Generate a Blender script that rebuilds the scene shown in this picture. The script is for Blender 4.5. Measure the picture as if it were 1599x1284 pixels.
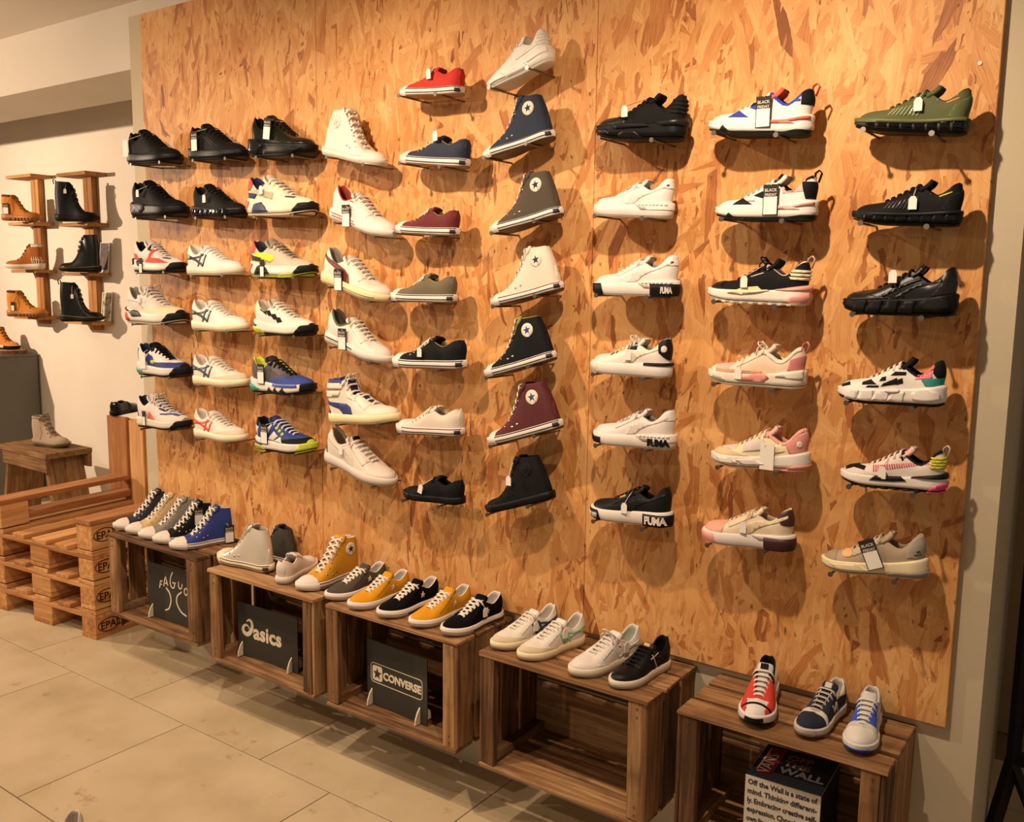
import bpy, bmesh, math, random
import numpy as np
from mathutils import Vector, Matrix

random.seed(7)
for o in list(bpy.data.objects):
    bpy.data.objects.remove(o)
scene = bpy.context.scene
C = scene.collection

# ------------------------------------------------------------------ camera, world, lights
cam_d = bpy.data.cameras.new('camera')
cam_d.sensor_fit = 'HORIZONTAL'
cam_d.sensor_width = 36.0
cam_d.lens = 1441.25 / 1599.0 * 36.0
cam_d.clip_start = 0.05
cam = bpy.data.objects.new('camera', cam_d)
C.objects.link(cam)
CR = Vector((0.81316051, 0.58188734, 0.01330819))
CU = Vector((-0.09151882, 0.1052461, 0.99022602))
CF = Vector((-0.57479935, 0.80643064, -0.13883562))
mw = Matrix((CR, CU, -CF)).transposed().to_4x4()
mw.translation = Vector((3.83288, -2.50764, 1.77020))
cam.matrix_world = mw
scene.camera = cam

vs = scene.view_settings
vs.view_transform = 'Standard'
vs.look = 'None'
vs.gamma = 1.0
vs.use_curve_mapping = False
vs.exposure = -0.10

world = bpy.data.worlds.new('world')
scene.world = world
world.use_nodes = True
world.node_tree.nodes['Background'].inputs[0].default_value = (1.0, 0.765, 0.57, 1)
world.node_tree.nodes['Background'].inputs[1].default_value = 0.42

WARM = (1.0, 0.755, 0.535)

def spot(name, loc, target, energy, size=2.4, blend=0.9, radius=0.035, color=WARM):
    d = bpy.data.lights.new(name, 'SPOT')
    d.energy = energy
    d.color = color
    d.spot_size = size
    d.spot_blend = blend
    d.shadow_soft_size = radius
    o = bpy.data.objects.new(name, d)
    C.objects.link(o)
    o.location = loc
    o.rotation_euler = (Vector(target) - Vector(loc)).to_track_quat('-Z', 'Y').to_euler()
    return o

spot('spot_or_fill', (2.98, -1.06, 2.72), (2.92, 0.0, 1.25), 126, size=2.25, blend=1.0, radius=0.020)
spot('spot_or_fill', (1.60, -1.12, 2.74), (1.55, 0.0, 1.25), 116, size=2.25, blend=1.0, radius=0.020)
spot('spot_or_fill', (0.55, -1.30, 2.76), (0.30, 0.0, 1.25), 85, size=2.25, blend=1.0, radius=0.020)
spot('spot_or_fill', (-4.0, -1.5, 2.5), (-1.5, 1.2, 1.6), 560, radius=0.03)
spot('spot_or_fill', (-0.9, -1.0, 2.45), (-0.9, 0.1, 2.70), 13, size=2.4, blend=1.0)  # added fill that brightens the beam face, not a real fixture
spot('spot_or_fill', (-1.0, -2.4, 2.9), (-0.9, -0.6, 0.0), 120, size=1.9)  # unseen fill added to light the floor by the bench
spot('spot_or_fill', (1.3, -3.2, 2.9), (0.6, -1.2, 0.0), 130, size=1.9)  # second added floor fill, stands in for general room downlights

# ------------------------------------------------------------------ materials
def lin(h):
    if isinstance(h, tuple):
        return h if len(h) == 4 else (*h, 1.0)
    h = h.lstrip('#')
    v = [int(h[i:i + 2], 16) / 255.0 for i in (0, 2, 4)]
    v = [c / 12.92 if c <= 0.04045 else ((c + 0.055) / 1.055) ** 2.4 for c in v]
    return (*v, 1.0)

class NT:
    def __init__(self, name):
        self.m = bpy.data.materials.new(name)
        self.m.use_nodes = True
        self.t = self.m.node_tree
        self.b = self.t.nodes['Principled BSDF']
    def n(self, typ, **kw):
        nd = self.t.nodes.new(typ)
        for k, v in kw.items():
            if k.startswith('i_'):
                nd.inputs[k[2:].replace('_', ' ')].default_value = v
            else:
                setattr(nd, k, v)
        return nd
    def l(self, a, b):
        self.t.links.new(a, b)
    def math(self, op, a, b=None, clamp=False):
        nd = self.n('ShaderNodeMath', operation=op, use_clamp=clamp)
        for i, v in enumerate((a, b)):
            if v is None: continue
            if isinstance(v, (int, float)): nd.inputs[i].default_value = v
            else: self.l(v, nd.inputs[i])
        return nd.outputs[0]
    def mix(self, fac, a, b, blend='MIX'):
        nd = self.n('ShaderNodeMix', data_type='RGBA', blend_type=blend)
        for sock, v in ((nd.inputs[0], fac), (nd.inputs[6], a), (nd.inputs[7], b)):
            if isinstance(v, (int, float)): sock.default_value = v
            elif isinstance(v, tuple): sock.default_value = v
            else: self.l(v, sock)
        return nd.outputs[2]
    def ramp(self, fac, stops):
        nd = self.n('ShaderNodeValToRGB')
        el = nd.color_ramp.elements
        while len(el) > 1: el.remove(el[-1])
        el[0].position, el[0].color = stops[0][0], lin(stops[0][1])
        for p, c in stops[1:]:
            e = el.new(p); e.color = lin(c)
        self.l(fac, nd.inputs[0])
        return nd.outputs[0]
    def bump(self, h, strength=0.3, dist=0.002):
        nd = self.n('ShaderNodeBump')
        nd.inputs['Strength'].default_value = strength
        nd.inputs['Distance'].default_value = dist
        self.l(h, nd.inputs['Height'])
        self.l(nd.outputs[0], self.b.inputs['Normal'])

MATS = {}
def fabric(col, rough=0.75, kind='fabric', spec=0.35, metal=0.0, var=0.10, scale=140.0):
    """shoe and small-object material: tone with fine grain; kind picks the relief"""
    key = (col, rough, kind, spec, metal)
    if key in MATS: return MATS[key]
    t = NT('%s_%s' % (kind, col.strip('#')))
    tc = t.n('ShaderNodeTexCoord')
    ns = t.n('ShaderNodeTexNoise'); ns.inputs['Scale'].default_value = {'fabric': 420.0, 'leather': 160.0, 'suede': 300.0, 'rubber': 60.0, 'paper': 30.0, 'metal': 80.0}.get(kind, scale)
    ns.inputs['Detail'].default_value = 4.0
    t.l(tc.outputs['Object'], ns.inputs['Vector'])
    c = lin(col)
    if min(c[:3]) > .5: c = tuple(x * .88 for x in c[:3]) + (1,)
    if max(c[:3]) < .02 and metal == 0.0:
        c = tuple(x * .65 for x in c[:3]) + (1,); spec = spec * (.45 if rough > .4 else .8)
    lo = tuple(x * (1 - var) for x in c[:3]) + (1,)
    hi = tuple(min(1.0, x * (1 + var * 0.6)) for x in c[:3]) + (1,)
    t.l(t.mix(ns.outputs[0], lo, hi), t.b.inputs['Base Color'])
    t.b.inputs['Roughness'].default_value = rough
    t.b.inputs['Specular IOR Level'].default_value = spec
    t.b.inputs['Metallic'].default_value = metal
    if kind in ('fabric', 'leather', 'suede'):
        t.bump(ns.outputs[0], 0.25, 0.0008)
    MATS[key] = t.m
    return t.m

def leather(c, rough=0.42): return fabric(c, rough, 'leather', 0.45)
def rubber(c, rough=0.5): return fabric(c, rough, 'rubber', 0.4, var=0.05)
def paper(c): return fabric(c, 0.7, 'paper', 0.2, var=0.03)
def metal(c, rough=0.35): return fabric(c, rough, 'metal', 0.5, 1.0, var=0.1)

def osb_material():
    t = NT('oriented_strand_board')
    tc = t.n('ShaderNodeTexCoord')
    sx = t.n('ShaderNodeSeparateXYZ'); t.l(tc.outputs['Object'], sx.inputs[0])
    cb = t.n('ShaderNodeCombineXYZ'); t.l(sx.outputs[0], cb.inputs[0]); t.l(sx.outputs[2], cb.inputs[1])
    # slow warp so that the strands are not perfectly straight
    wn = t.n('ShaderNodeTexNoise'); wn.inputs['Scale'].default_value = 14.0; wn.inputs['Detail'].default_value = 4.0
    t.l(cb.outputs[0], wn.inputs['Vector'])
    wv = t.n('ShaderNodeVectorMath', operation='SCALE'); t.l(wn.outputs['Color'], wv.inputs[0]); wv.inputs['Scale'].default_value = 0.022
    wa = t.n('ShaderNodeVectorMath', operation='ADD'); t.l(cb.outputs[0], wa.inputs[0]); t.l(wv.outputs[0], wa.inputs[1])
    prio = tone = edge = grain = None
    def pick(m, old, new):
        mx = t.n('ShaderNodeMix', data_type='FLOAT'); t.l(m, mx.inputs[0]); t.l(old, mx.inputs[2]); t.l(new, mx.inputs[3]); return mx.outputs[0]
    #        angle, cells per metre along and across the strand, offset, weight of the layer
    layers = [(86, 5.5, 24.0, 0.0, .97), (68, 7.0, 30.0, 3.1, .97), (109, 6.0, 34.0, 7.7, .97), (96, 9.5, 60.0, 12.3, 1.0),
              (45, 8.0, 38.0, 17.9, .90), (134, 8.5, 34.0, 23.4, .90), (10, 9.0, 50.0, 31.2, .84), (80, 20.0, 120.0, 41.7, 1.0)]
    for k, (ang, sl, ss, off, wgt) in enumerate(layers):
        mp = t.n('ShaderNodeMapping'); mp.vector_type = 'TEXTURE'
        mp.inputs['Rotation'].default_value = (0, 0, math.radians(ang))
        mp.inputs['Location'].default_value = (off, off * 0.37, 0)
        mp.inputs['Scale'].default_value = (1.0 / sl, 1.0 / ss, 1)
        t.l(wa.outputs[0], mp.inputs['Vector'])
        vo = t.n('ShaderNodeTexVoronoi', voronoi_dimensions='2D', feature='F1', distance='CHEBYCHEV' if k % 2 else 'EUCLIDEAN')
        vo.inputs['Scale'].default_value = 1.0
        vo.inputs['Randomness'].default_value = 0.95
        t.l(mp.outputs[0], vo.inputs['Vector'])
        sc = t.n('ShaderNodeSeparateColor'); t.l(vo.outputs['Color'], sc.inputs[0])
        r_, g_ = sc.outputs[0], t.math('MULTIPLY', sc.outputs[1], wgt)
        gs = t.n('ShaderNodeMapping'); gs.inputs['Scale'].default_value = (1.4, 14.0, 1); t.l(mp.outputs[0], gs.inputs['Vector'])
        gn = t.n('ShaderNodeTexNoise', noise_dimensions='2D'); gn.inputs['Scale'].default_value = 1.0; gn.inputs['Detail'].default_value = 3.0; gn.inputs['Roughness'].default_value = 0.65
        t.l(gs.outputs[0], gn.inputs['Vector'])
        dd = vo.outputs['Distance']
        if prio is None:
            prio, tone, edge, grain = g_, r_, dd, gn.outputs[0]
        else:
            m = t.math('GREATER_THAN', g_, prio)
            prio = t.math('MAXIMUM', g_, prio)
            tone, edge, grain = pick(m, tone, r_), pick(m, edge, dd), pick(m, grain, gn.outputs[0])
    big = t.n('ShaderNodeTexNoise', noise_dimensions='2D'); big.inputs['Scale'].default_value = 5.0; big.inputs['Detail'].default_value = 3.0; t.l(cb.outputs[0], big.inputs['Vector'])
    # most strands are close in tone, a few are dark
    tone = t.math('POWER', tone, 0.36)
    tn = t.math('ADD', t.math('ADD', t.math('MULTIPLY', tone, 0.60), 0.045), t.math('MULTIPLY', t.math('SUBTRACT', grain, 0.5), 0.58))
    tn = t.math('ADD', tn, t.math('MULTIPLY', t.math('SUBTRACT', big.outputs[0], 0.5), 0.34))
    col = t.ramp(tn, [(0.06, '#7c4824'), (0.20, '#9e6233'), (0.34, '#b97c45'), (0.48, '#c88f55'), (0.62, '#d29f64'), (0.78, '#dcb078'), (0.95, '#e6c292')])
    # dark flecks of bark
    fn = t.n('ShaderNodeTexNoise'); fn.inputs['Scale'].default_value = 70.0; fn.inputs['Detail'].default_value = 3.0
    fm = t.n('ShaderNodeMapping'); fm.inputs['Scale'].default_value = (1.0, 0.4, 1); t.l(wa.outputs[0], fm.inputs['Vector']); t.l(fm.outputs[0], fn.inputs['Vector'])
    fl = t.math('MULTIPLY', t.math('SUBTRACT', fn.outputs[0], 0.68), 16.0, True)
    col = t.mix(t.math('MULTIPLY', fl, 0.8), col, lin('#583016'))
    t.l(col, t.b.inputs['Base Color'])
    t.b.inputs['Roughness'].default_value = 0.55
    t.b.inputs['Specular IOR Level'].default_value = 0.25
    t.bump(t.math('ADD', prio, t.math('MULTIPLY', grain, 0.3)), 0.30, 0.002)
    return t.m

def wood(name, dark, mid, light, stain=0.5, rough=0.75, gs=1.0):
    """sawn board; the grain runs along the object's own X axis"""
    t = NT(name)
    tc = t.n('ShaderNodeTexCoord'); oi = t.n('ShaderNodeObjectInfo')
    of = t.n('ShaderNodeVectorMath', operation='ADD')
    rv = t.n('ShaderNodeCombineXYZ'); r = t.math('MULTIPLY', oi.outputs['Random'], 37.0)
    for i in range(3): t.l(r, rv.inputs[i])
    t.l(tc.outputs['Object'], of.inputs[0]); t.l(rv.outputs[0], of.inputs[1])
    mp = t.n('ShaderNodeMapping'); mp.inputs['Scale'].default_value = (2.2 * gs, 34 * gs, 34 * gs); t.l(of.outputs[0], mp.inputs['Vector'])
    g = t.n('ShaderNodeTexNoise'); g.inputs['Scale'].default_value = 1.6; g.inputs['Detail'].default_value = 6.0; g.inputs['Distortion'].default_value = 0.6
    t.l(mp.outputs[0], g.inputs['Vector'])
    s = t.n('ShaderNodeTexNoise'); s.inputs['Scale'].default_value = 7.0; s.inputs['Detail'].default_value = 4.0; t.l(of.outputs[0], s.inputs['Vector'])
    fac = t.math('ADD', t.math('MULTIPLY', g.outputs[0], 0.85), t.math('MULTIPLY', t.math('SUBTRACT', oi.outputs['Random'], 0.5), 0.34))
    col = t.ramp(fac, [(0.22, dark), (0.47, mid), (0.72, light)])
    st = t.math('MULTIPLY', t.math('SUBTRACT', s.outputs[0], 0.54), 5.0, True)
    col = t.mix(t.math('MULTIPLY', st, stain), col, lin(dark))
    t.l(col, t.b.inputs['Base Color'])
    t.b.inputs['Roughness'].default_value = rough
    t.b.inputs['Specular IOR Level'].default_value = 0.25
    t.bump(g.outputs[0], 0.4, 0.002)
    return t.m

def plaster(name, col, var=0.05):
    t = NT(name)
    tc = t.n('ShaderNodeTexCoord')
    a = t.n('ShaderNodeTexNoise'); a.inputs['Scale'].default_value = 2.5; a.inputs['Detail'].default_value = 6.0
    b = t.n('ShaderNodeTexNoise'); b.inputs['Scale'].default_value = 130.0; b.inputs['Detail'].default_value = 3.0
    t.l(tc.outputs['Object'], a.inputs['Vector']); t.l(tc.outputs['Object'], b.inputs['Vector'])
    c = lin(col)
    t.l(t.mix(a.outputs[0], tuple(x * (1 - 2 * var) for x in c[:3]) + (1,), tuple(min(1, x * (1 + var)) for x in c[:3]) + (1,)), t.b.inputs['Base Color'])
    t.b.inputs['Roughness'].default_value = 0.9
    t.b.inputs['Specular IOR Level'].default_value = 0.15
    t.bump(b.outputs[0], 0.12, 0.001)
    return t.m

def stone():
    t = NT('limestone_tile')
    tc = t.n('ShaderNodeTexCoord'); oi = t.n('ShaderNodeObjectInfo')
    of = t.n('ShaderNodeVectorMath', operation='ADD'); rv = t.n('ShaderNodeCombineXYZ')
    r = t.math('MULTIPLY', oi.outputs['Random'], 51.0)
    for i in range(3): t.l(r, rv.inputs[i])
    t.l(tc.outputs['Object'], of.inputs[0]); t.l(rv.outputs[0], of.inputs[1])
    a = t.n('ShaderNodeTexNoise'); a.inputs['Scale'].default_value = 3.2; a.inputs['Detail'].default_value = 7.0
    b = t.n('ShaderNodeTexNoise'); b.inputs['Scale'].default_value = 13.0; b.inputs['Detail'].default_value = 6.0; b.inputs['Roughness'].default_value = 0.65
    d = t.n('ShaderNodeTexNoise'); d.inputs['Scale'].default_value = 2.1; d.inputs['Detail'].default_value = 2.0
    for x in (a, b, d): t.l(of.outputs[0], x.inputs['Vector'])
    col = t.ramp(a.outputs[0], [(0.25, '#a89473'), (0.5, '#b8a585'), (0.78, '#c4b294')])
    rust = t.math('MULTIPLY', t.math('MULTIPLY', t.math('SUBTRACT', b.outputs[0], 0.60), 7.0, True), t.math('MULTIPLY', t.math('SUBTRACT', d.outputs[0], 0.47), 8.0, True))
    col = t.mix(t.math('MULTIPLY', rust, 0.75), col, lin('#8a6234'))
    t.l(col, t.b.inputs['Base Color'])
    t.b.inputs['Roughness'].default_value = 0.62
    t.b.inputs['Specular IOR Level'].default_value = 0.3
    return t.m

M_OSB = osb_material()
M_CRATE = wood('weathered_crate_wood', '#48321f', '#84603e', '#b08b62', 0.65)
M_PALLET = wood('pallet_softwood', '#96623a', '#c08c56', '#d9ab76', 0.2, gs=0.8)
M_SHELF = wood('shelf_wood', '#8a5c34', '#ad7c4a', '#c4965f', 0.15)
M_OLD = wood('old_stool_wood', '#4a3320', '#7d5c3c', '#a07c54', 0.5)
M_WHITE = plaster('white_plaster', '#d9d0c2')
M_CEIL = plaster('ceiling_paint', '#d5cdc0', 0.02)
M_GREYP = plaster('grey_beige_plaster', '#c2b69c')
M_PLINTH = plaster('grey_plinth_paint', '#6f6d67')
M_STONE = stone()
M_GROUT = plaster('tile_grout', '#75664c')
M_STEEL = metal('#7a746c', 0.4)
M_BLACKM = fabric('#14130f', 0.45, 'metal', 0.5)
M_SIGN = fabric('#37362f', 0.7, 'paper', 0.25, var=0.05)
M_CREAM = fabric('#d8cdb4', 0.6, 'paper', 0.25, var=0.03)
M_TAGW = paper('#ece7de')
M_TAGK = paper('#2a2823')
M_STRING = paper('#d8d0c2')
M_STRINGR = paper('#b23a44')

# ------------------------------------------------------------------ object helpers
def tag(o, label=None, cat=None, group=None, kind=None):
    if label: o['label'] = label
    if cat: o['category'] = cat
    if group: o['group'] = group
    if kind: o['kind'] = kind
    return o

def empty(name, loc=(0, 0, 0), rot=(0, 0, 0)):
    o = bpy.data.objects.new(name, None)
    o.empty_display_size = 0.05
    C.objects.link(o)
    o.location = loc
    o.rotation_euler = rot
    return o

def mesh_obj(name, verts, faces, mat, parent=None, smooth=False):
    me = bpy.data.meshes.new(name)
    me.from_pydata([tuple(map(float, v)) for v in verts], [], faces)
    me.update()
    if smooth:
        me.polygons.foreach_set('use_smooth', [True] * len(me.polygons))
    if mat: me.materials.append(mat)
    o = bpy.data.objects.new(name, me)
    C.objects.link(o)
    if parent: o.parent = parent
    return o

def bm_obj(name, bm, mat, parent=None, smooth=False):
    me = bpy.data.meshes.new(name)
    bm.to_mesh(me); bm.free()
    if smooth:
        me.polygons.foreach_set('use_smooth', [True] * len(me.polygons))
    if mat: me.materials.append(mat)
    o = bpy.data.objects.new(name, me)
    C.objects.link(o)
    if parent: o.parent = parent
    return o

def box_bm(sx, sy, sz, bevel=0.0, jit=0.0):
    bm = bmesh.new()
    bmesh.ops.create_cube(bm, size=1.0)
    for v in bm.verts:
        v.co = Vector((v.co.x * sx, v.co.y * sy, v.co.z * sz))
        if jit: v.co += Vector((random.uniform(-jit, jit), random.uniform(-jit, jit), random.uniform(-jit, jit)))
    if bevel:
        bmesh.ops.bevel(bm, geom=bm.edges[:], offset=bevel, segments=1, affect='EDGES')
    return bm

def box(name, lo, hi, mat, parent=None, bevel=0.0):
    """axis-aligned box between two corners, mesh in the parent's space"""
    lo, hi = Vector(lo), Vector(hi)
    bm = box_bm(*(hi - lo), bevel=bevel)
    o = bm_obj(name, bm, mat, parent)
    o.location = (lo + hi) / 2
    return o

def board(name, lo, hi, mat, parent=None, bevel=0.002, jit=0.0, axis=None):
    """a plank between two corners whose own X axis runs along its longest side (or along axis)"""
    lo, hi = Vector(lo), Vector(hi)
    s = hi - lo
    ax = axis if axis is not None else max(range(3), key=lambda i: s[i])
    if ax == 0: dims, rot = (s.x, s.y, s.z), (0, 0, 0)
    elif ax == 1: dims, rot = (s.y, s.x, s.z), (0, 0, math.pi / 2)
    else: dims, rot = (s.z, s.y, s.x), (0, -math.pi / 2, 0)
    bm = box_bm(*dims, bevel=bevel, jit=jit)
    o = bm_obj(name, bm, mat, parent)
    o.location = (lo + hi) / 2
    o.rotation_euler = rot
    return o

def tube(pts, r, n=6, closed=False, flat=1.0):
    """verts, faces of a tube along a polyline"""
    pts = [Vector(p) for p in pts]
    V, F = [], []
    m = len(pts)
    for i, p in enumerate(pts):
        a = pts[(i - 1) % m] if (closed or i > 0) else pts[i]
        b = pts[(i + 1) % m] if (closed or i < m - 1) else pts[i]
        d = (b - a).normalized()
        u = d.cross(Vector((0, 0, 1)))
        if u.length < 1e-4: u = Vector((1, 0, 0))
        u.normalize(); w = u.cross(d)
        rr = r[i] if isinstance(r, (list, tuple)) else r
        for k in range(n):
            t = 2 * math.pi * k / n
            V.append(p + u * (rr * math.cos(t)) + w * (rr * flat * math.sin(t)))
    for i in range(m if closed else m - 1):
        for k in range(n):
            a = i * n + k; b = i * n + (k + 1) % n
            c = ((i + 1) % m) * n + (k + 1) % n; d = ((i + 1) % m) * n + k
            F.append((a, b, c, d))
    if not closed:
        F.append(tuple(range(n - 1, -1, -1)))
        F.append(tuple(range((m - 1) * n, m * n)))
    return V, F

def merge(parts):
    V, F = [], []
    for v, f in parts:
        o = len(V)
        V.extend(v); F.extend([tuple(i + o for i in q) for q in f])
    return V, F

def text_mesh(body, size=1.0, extrude=0.0, bold=0.0, shear=0.0, align='LEFT', space=1.0, resol=3):
    cu = bpy.data.curves.new('lettering', 'FONT')
    cu.body = body
    cu.size = size
    cu.extrude = extrude
    cu.offset = bold
    cu.shear = shear
    cu.align_x = align
    cu.space_character = space
    cu.resolution_u = resol
    ob = bpy.data.objects.new('lettering', cu)
    C.objects.link(ob)
    dg = bpy.context.evaluated_depsgraph_get()
    me = bpy.data.meshes.new_from_object(ob.evaluated_get(dg))
    bpy.data.objects.remove(ob)
    bpy.data.curves.remove(cu)
    me.name = 'lettering'
    return me

def text_obj(name, body, mat, parent, loc, rot, **kw):
    me = text_mesh(body, **kw)
    me.materials.clear(); me.materials.append(mat)
    o = bpy.data.objects.new(name, me)
    C.objects.link(o)
    o.parent = parent
    o.location = loc
    o.rotation_euler = rot
    return o

# ------------------------------------------------------------------ shoe generator
# Shoe space: heel at x=0, toe at x=1, z up from the ground, y across; scaled by the shoe's length.
def herm(pts, x):
    """smooth curve through (x, y) points, evaluated at array x"""
    p = np.array(pts, float); X, Y = p[:, 0], p[:, 1]
    d = np.diff(Y) / np.diff(X)
    m = np.concatenate([[d[0]], np.where(d[:-1] * d[1:] > 0, 2 * d[:-1] * d[1:] / (d[:-1] + d[1:] + 1e-12), 0), [d[-1]]])
    x = np.clip(x, X[0], X[-1]); i = np.clip(np.searchsorted(X, x) - 1, 0, len(X) - 2)
    h = X[i + 1] - X[i]; t = (x - X[i]) / h
    return (2*t**3-3*t**2+1)*Y[i] + (t**3-2*t**2+t)*h*m[i] + (-2*t**3+3*t**2)*Y[i+1] + (t**3-t**2)*h*m[i+1]

def resample(pts, n):
    """Catmull-Rom through 3-D control points, n points even in arc length"""
    P = np.array(pts, float)
    Q = np.vstack([2 * P[0] - P[1], P, 2 * P[-1] - P[-2]])
    out = []
    for i in range(1, len(Q) - 2):
        for t in np.linspace(0, 1, 12, endpoint=False):
            a, b, c, d = Q[i - 1], Q[i], Q[i + 1], Q[i + 2]
            out.append(.5 * (2 * b + (c - a) * t + (2*a - 5*b + 4*c - d) * t*t + (3*b - a - 3*c + d) * t**3))
    out.append(P[-1]); out = np.array(out)
    s = np.concatenate([[0], np.cumsum(np.linalg.norm(np.diff(out, axis=0), axis=1))]); s /= s[-1]
    f = np.linspace(0, 1, n)
    return np.stack([np.interp(f, s, out[:, k]) for k in range(3)], 1)

LOW = [(.025, .30, 0), (.045, .30, .05), (.13, .265, .085), (.25, .232, .092), (.35, .255, .087), (.425, .305, .075), (.5, .277, .062), (.6, .22, .047), (.66, .185, .03), (.675, .178, 0)]
def loop_low(heel=.30, dip=.232, eye=.305, throat=.178, xt=.675, xe=.425, xh=.025):
    k = (xt - .425) / .25
    X = lambda a: xe + (a - .425) / .25 * (xt - xe) if a > .425 else xh + (a - .025) / .4 * (xe - xh)
    return [(X(.030), heel - .006, 0), (X(.045), heel, .045), (X(.10), heel * .80 + dip * .20, .078), (X(.17), heel * .28 + dip * .72, .090), (X(.245), dip, .093), (X(.34), dip * .5 + eye * .5, .088), (X(.425), eye, .075),
            (X(.5), eye + (throat - eye) * .28, .062), (X(.6), eye + (throat - eye) * .72, .047), (X(.66), eye + (throat - eye) * .95, .03), (X(.675), throat, 0)]
def loop_high(top=.53, front=.50, throat=.175, xt=.67, xh=.085, xf=.365, w=.080):
    return [(xh, top, 0), (xh + .025, top, .055), (xh + .1, top - .004, w), (xf - .06, front + .006, w), (xf, front - .008, .07), (xf + .03, front - .07, .06), (xf + .085, front - .16, .055),
            (xf + .165, throat + .105, .05), (xt - .085, throat + .04, .042), (xt - .015, throat + .008, .028), (xt, throat, 0)]

STYLES = {
 'chuck_low':  dict(loop=loop_low(.315, .24, .315, .175, .67, .42), zs=[(0, .10), (.2, .093), (.6, .088), (.85, .098), (1, .108)], to=.012, ts=.035, w=1.0, Ft=.62, kt=.30, tongue=.05, lip=.0, prof='straight', nl=6),
 'chuck_high': dict(hb=.004, loop=[(.085, .53, 0), (.105, .532, .052), (.17, .535, .080), (.29, .552, .082), (.365, .560, .072), (.405, .500, .064), (.465, .415, .058), (.53, .335, .053), (.60, .258, .046), (.665, .196, .034), (.69, .176, 0)], zs=[(0, .10), (.2, .093), (.6, .088), (.85, .098), (1, .108)], to=.012, ts=.035, w=1.0, Ft=.62, kt=.30, tongue=.035, lip=.0, prof='straight', nl=7),
 'court':      dict(loop=loop_low(.37, .245, .33, .20, .69, .41), zs=[(0, .115), (.25, .105), (.6, .095), (.85, .098), (1, .105)], to=.012, ts=.03, w=1.0, Ft=.60, kt=.34, tongue=.06, lip=.004, prof='straight', nl=6),
 'star':       dict(loop=loop_low(.33, .245, .325, .185, .70, .42), zs=[(0, .105), (.25, .098), (.6, .093), (.85, .10), (1, .112)], to=.014, ts=.03, w=1.04, Ft=.55, kt=.34, tongue=.07, lip=.0, prof='straight', nl=6),
 'platform':   dict(loop=loop_low(.43, .295, .375, .245, .68, .41), zs=[(0, .165), (.25, .155), (.6, .135), (.85, .13), (1, .14)], to=.012, ts=.025, w=1.0, Ft=.60, kt=.34, tongue=.075, lip=.004, prof='straight', nl=6),
 'runner':     dict(loop=loop_low(.41, .275, .375, .225, .69, .40), zs=[(0, .19), (.12, .17), (.35, .135), (.6, .125), (.85, .125), (1, .14)], to=.022, ts=.05, w=1.0, Ft=.56, kt=.38, tongue=.085, lip=.006, prof='chunky', nl=6),
 'slim_runner':dict(loop=loop_low(.40, .285, .375, .225, .69, .39), zs=[(0, .15), (.12, .14), (.35, .12), (.6, .11), (.85, .11), (1, .125)], to=.02, ts=.045, w=.97, Ft=.56, kt=.40, tongue=.09, lip=.004, prof='chunky', nl=6),
 'chunky':     dict(loop=loop_low(.44, .30, .405, .25, .68, .39), zs=[(0, .21), (.12, .19), (.35, .16), (.6, .15), (.85, .14), (1, .15)], to=.025, ts=.055, w=1.04, Ft=.56, kt=.40, tongue=.085, lip=.008, prof='chunky', nl=6),
 'mid':        dict(loop=loop_high(.48, .46, .20, .69, .03, .34, .095), zs=[(0, .115), (.25, .105), (.6, .095), (.85, .098), (1, .105)], to=.012, ts=.03, w=1.0, Ft=.60, kt=.34, tongue=.05, lip=.004, prof='straight', nl=7),
 'boot':       dict(loop=loop_high(.66, .64, .25, .66, .02, .37, .115), zs=[(0, .16), (.3, .14), (.6, .12), (.85, .12), (1, .13)], to=.05, ts=.04, w=1.02, Ft=.62, kt=.34, tongue=.03, lip=.004, prof='welt', nl=6),
 'tall_boot':  dict(loop=loop_high(.92, .90, .25, .66, .03, .37, .12), zs=[(0, .17), (.3, .14), (.6, .12), (.85, .12), (1, .13)], to=.05, ts=.05, w=1.02, Ft=.66, kt=.34, tongue=.01, lip=.006, prof='welt', nl=8),
 'loafer':     dict(loop=loop_low(.30, .24, .27, .22, .60, .42), zs=[(0, .11), (.3, .09), (.6, .075), (.85, .075), (1, .08)], to=.03, ts=.03, w=1.0, Ft=.6, kt=.34, tongue=.05, lip=.004, prof='straight', nl=0),
}
PROF = {'straight': [(0, -.012), (.08, 0), (.5, .004), (.92, .002), (1, -.008)],
        'chunky': [(0, -.02), (.1, .004), (.35, .014), (.62, .006), (.85, .012), (.95, .006), (1, -.012)],
        'welt': [(0, .0), (.08, .012), (.5, .012), (.92, .016), (1, .004)]}
NS, MR = 34, 11

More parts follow.
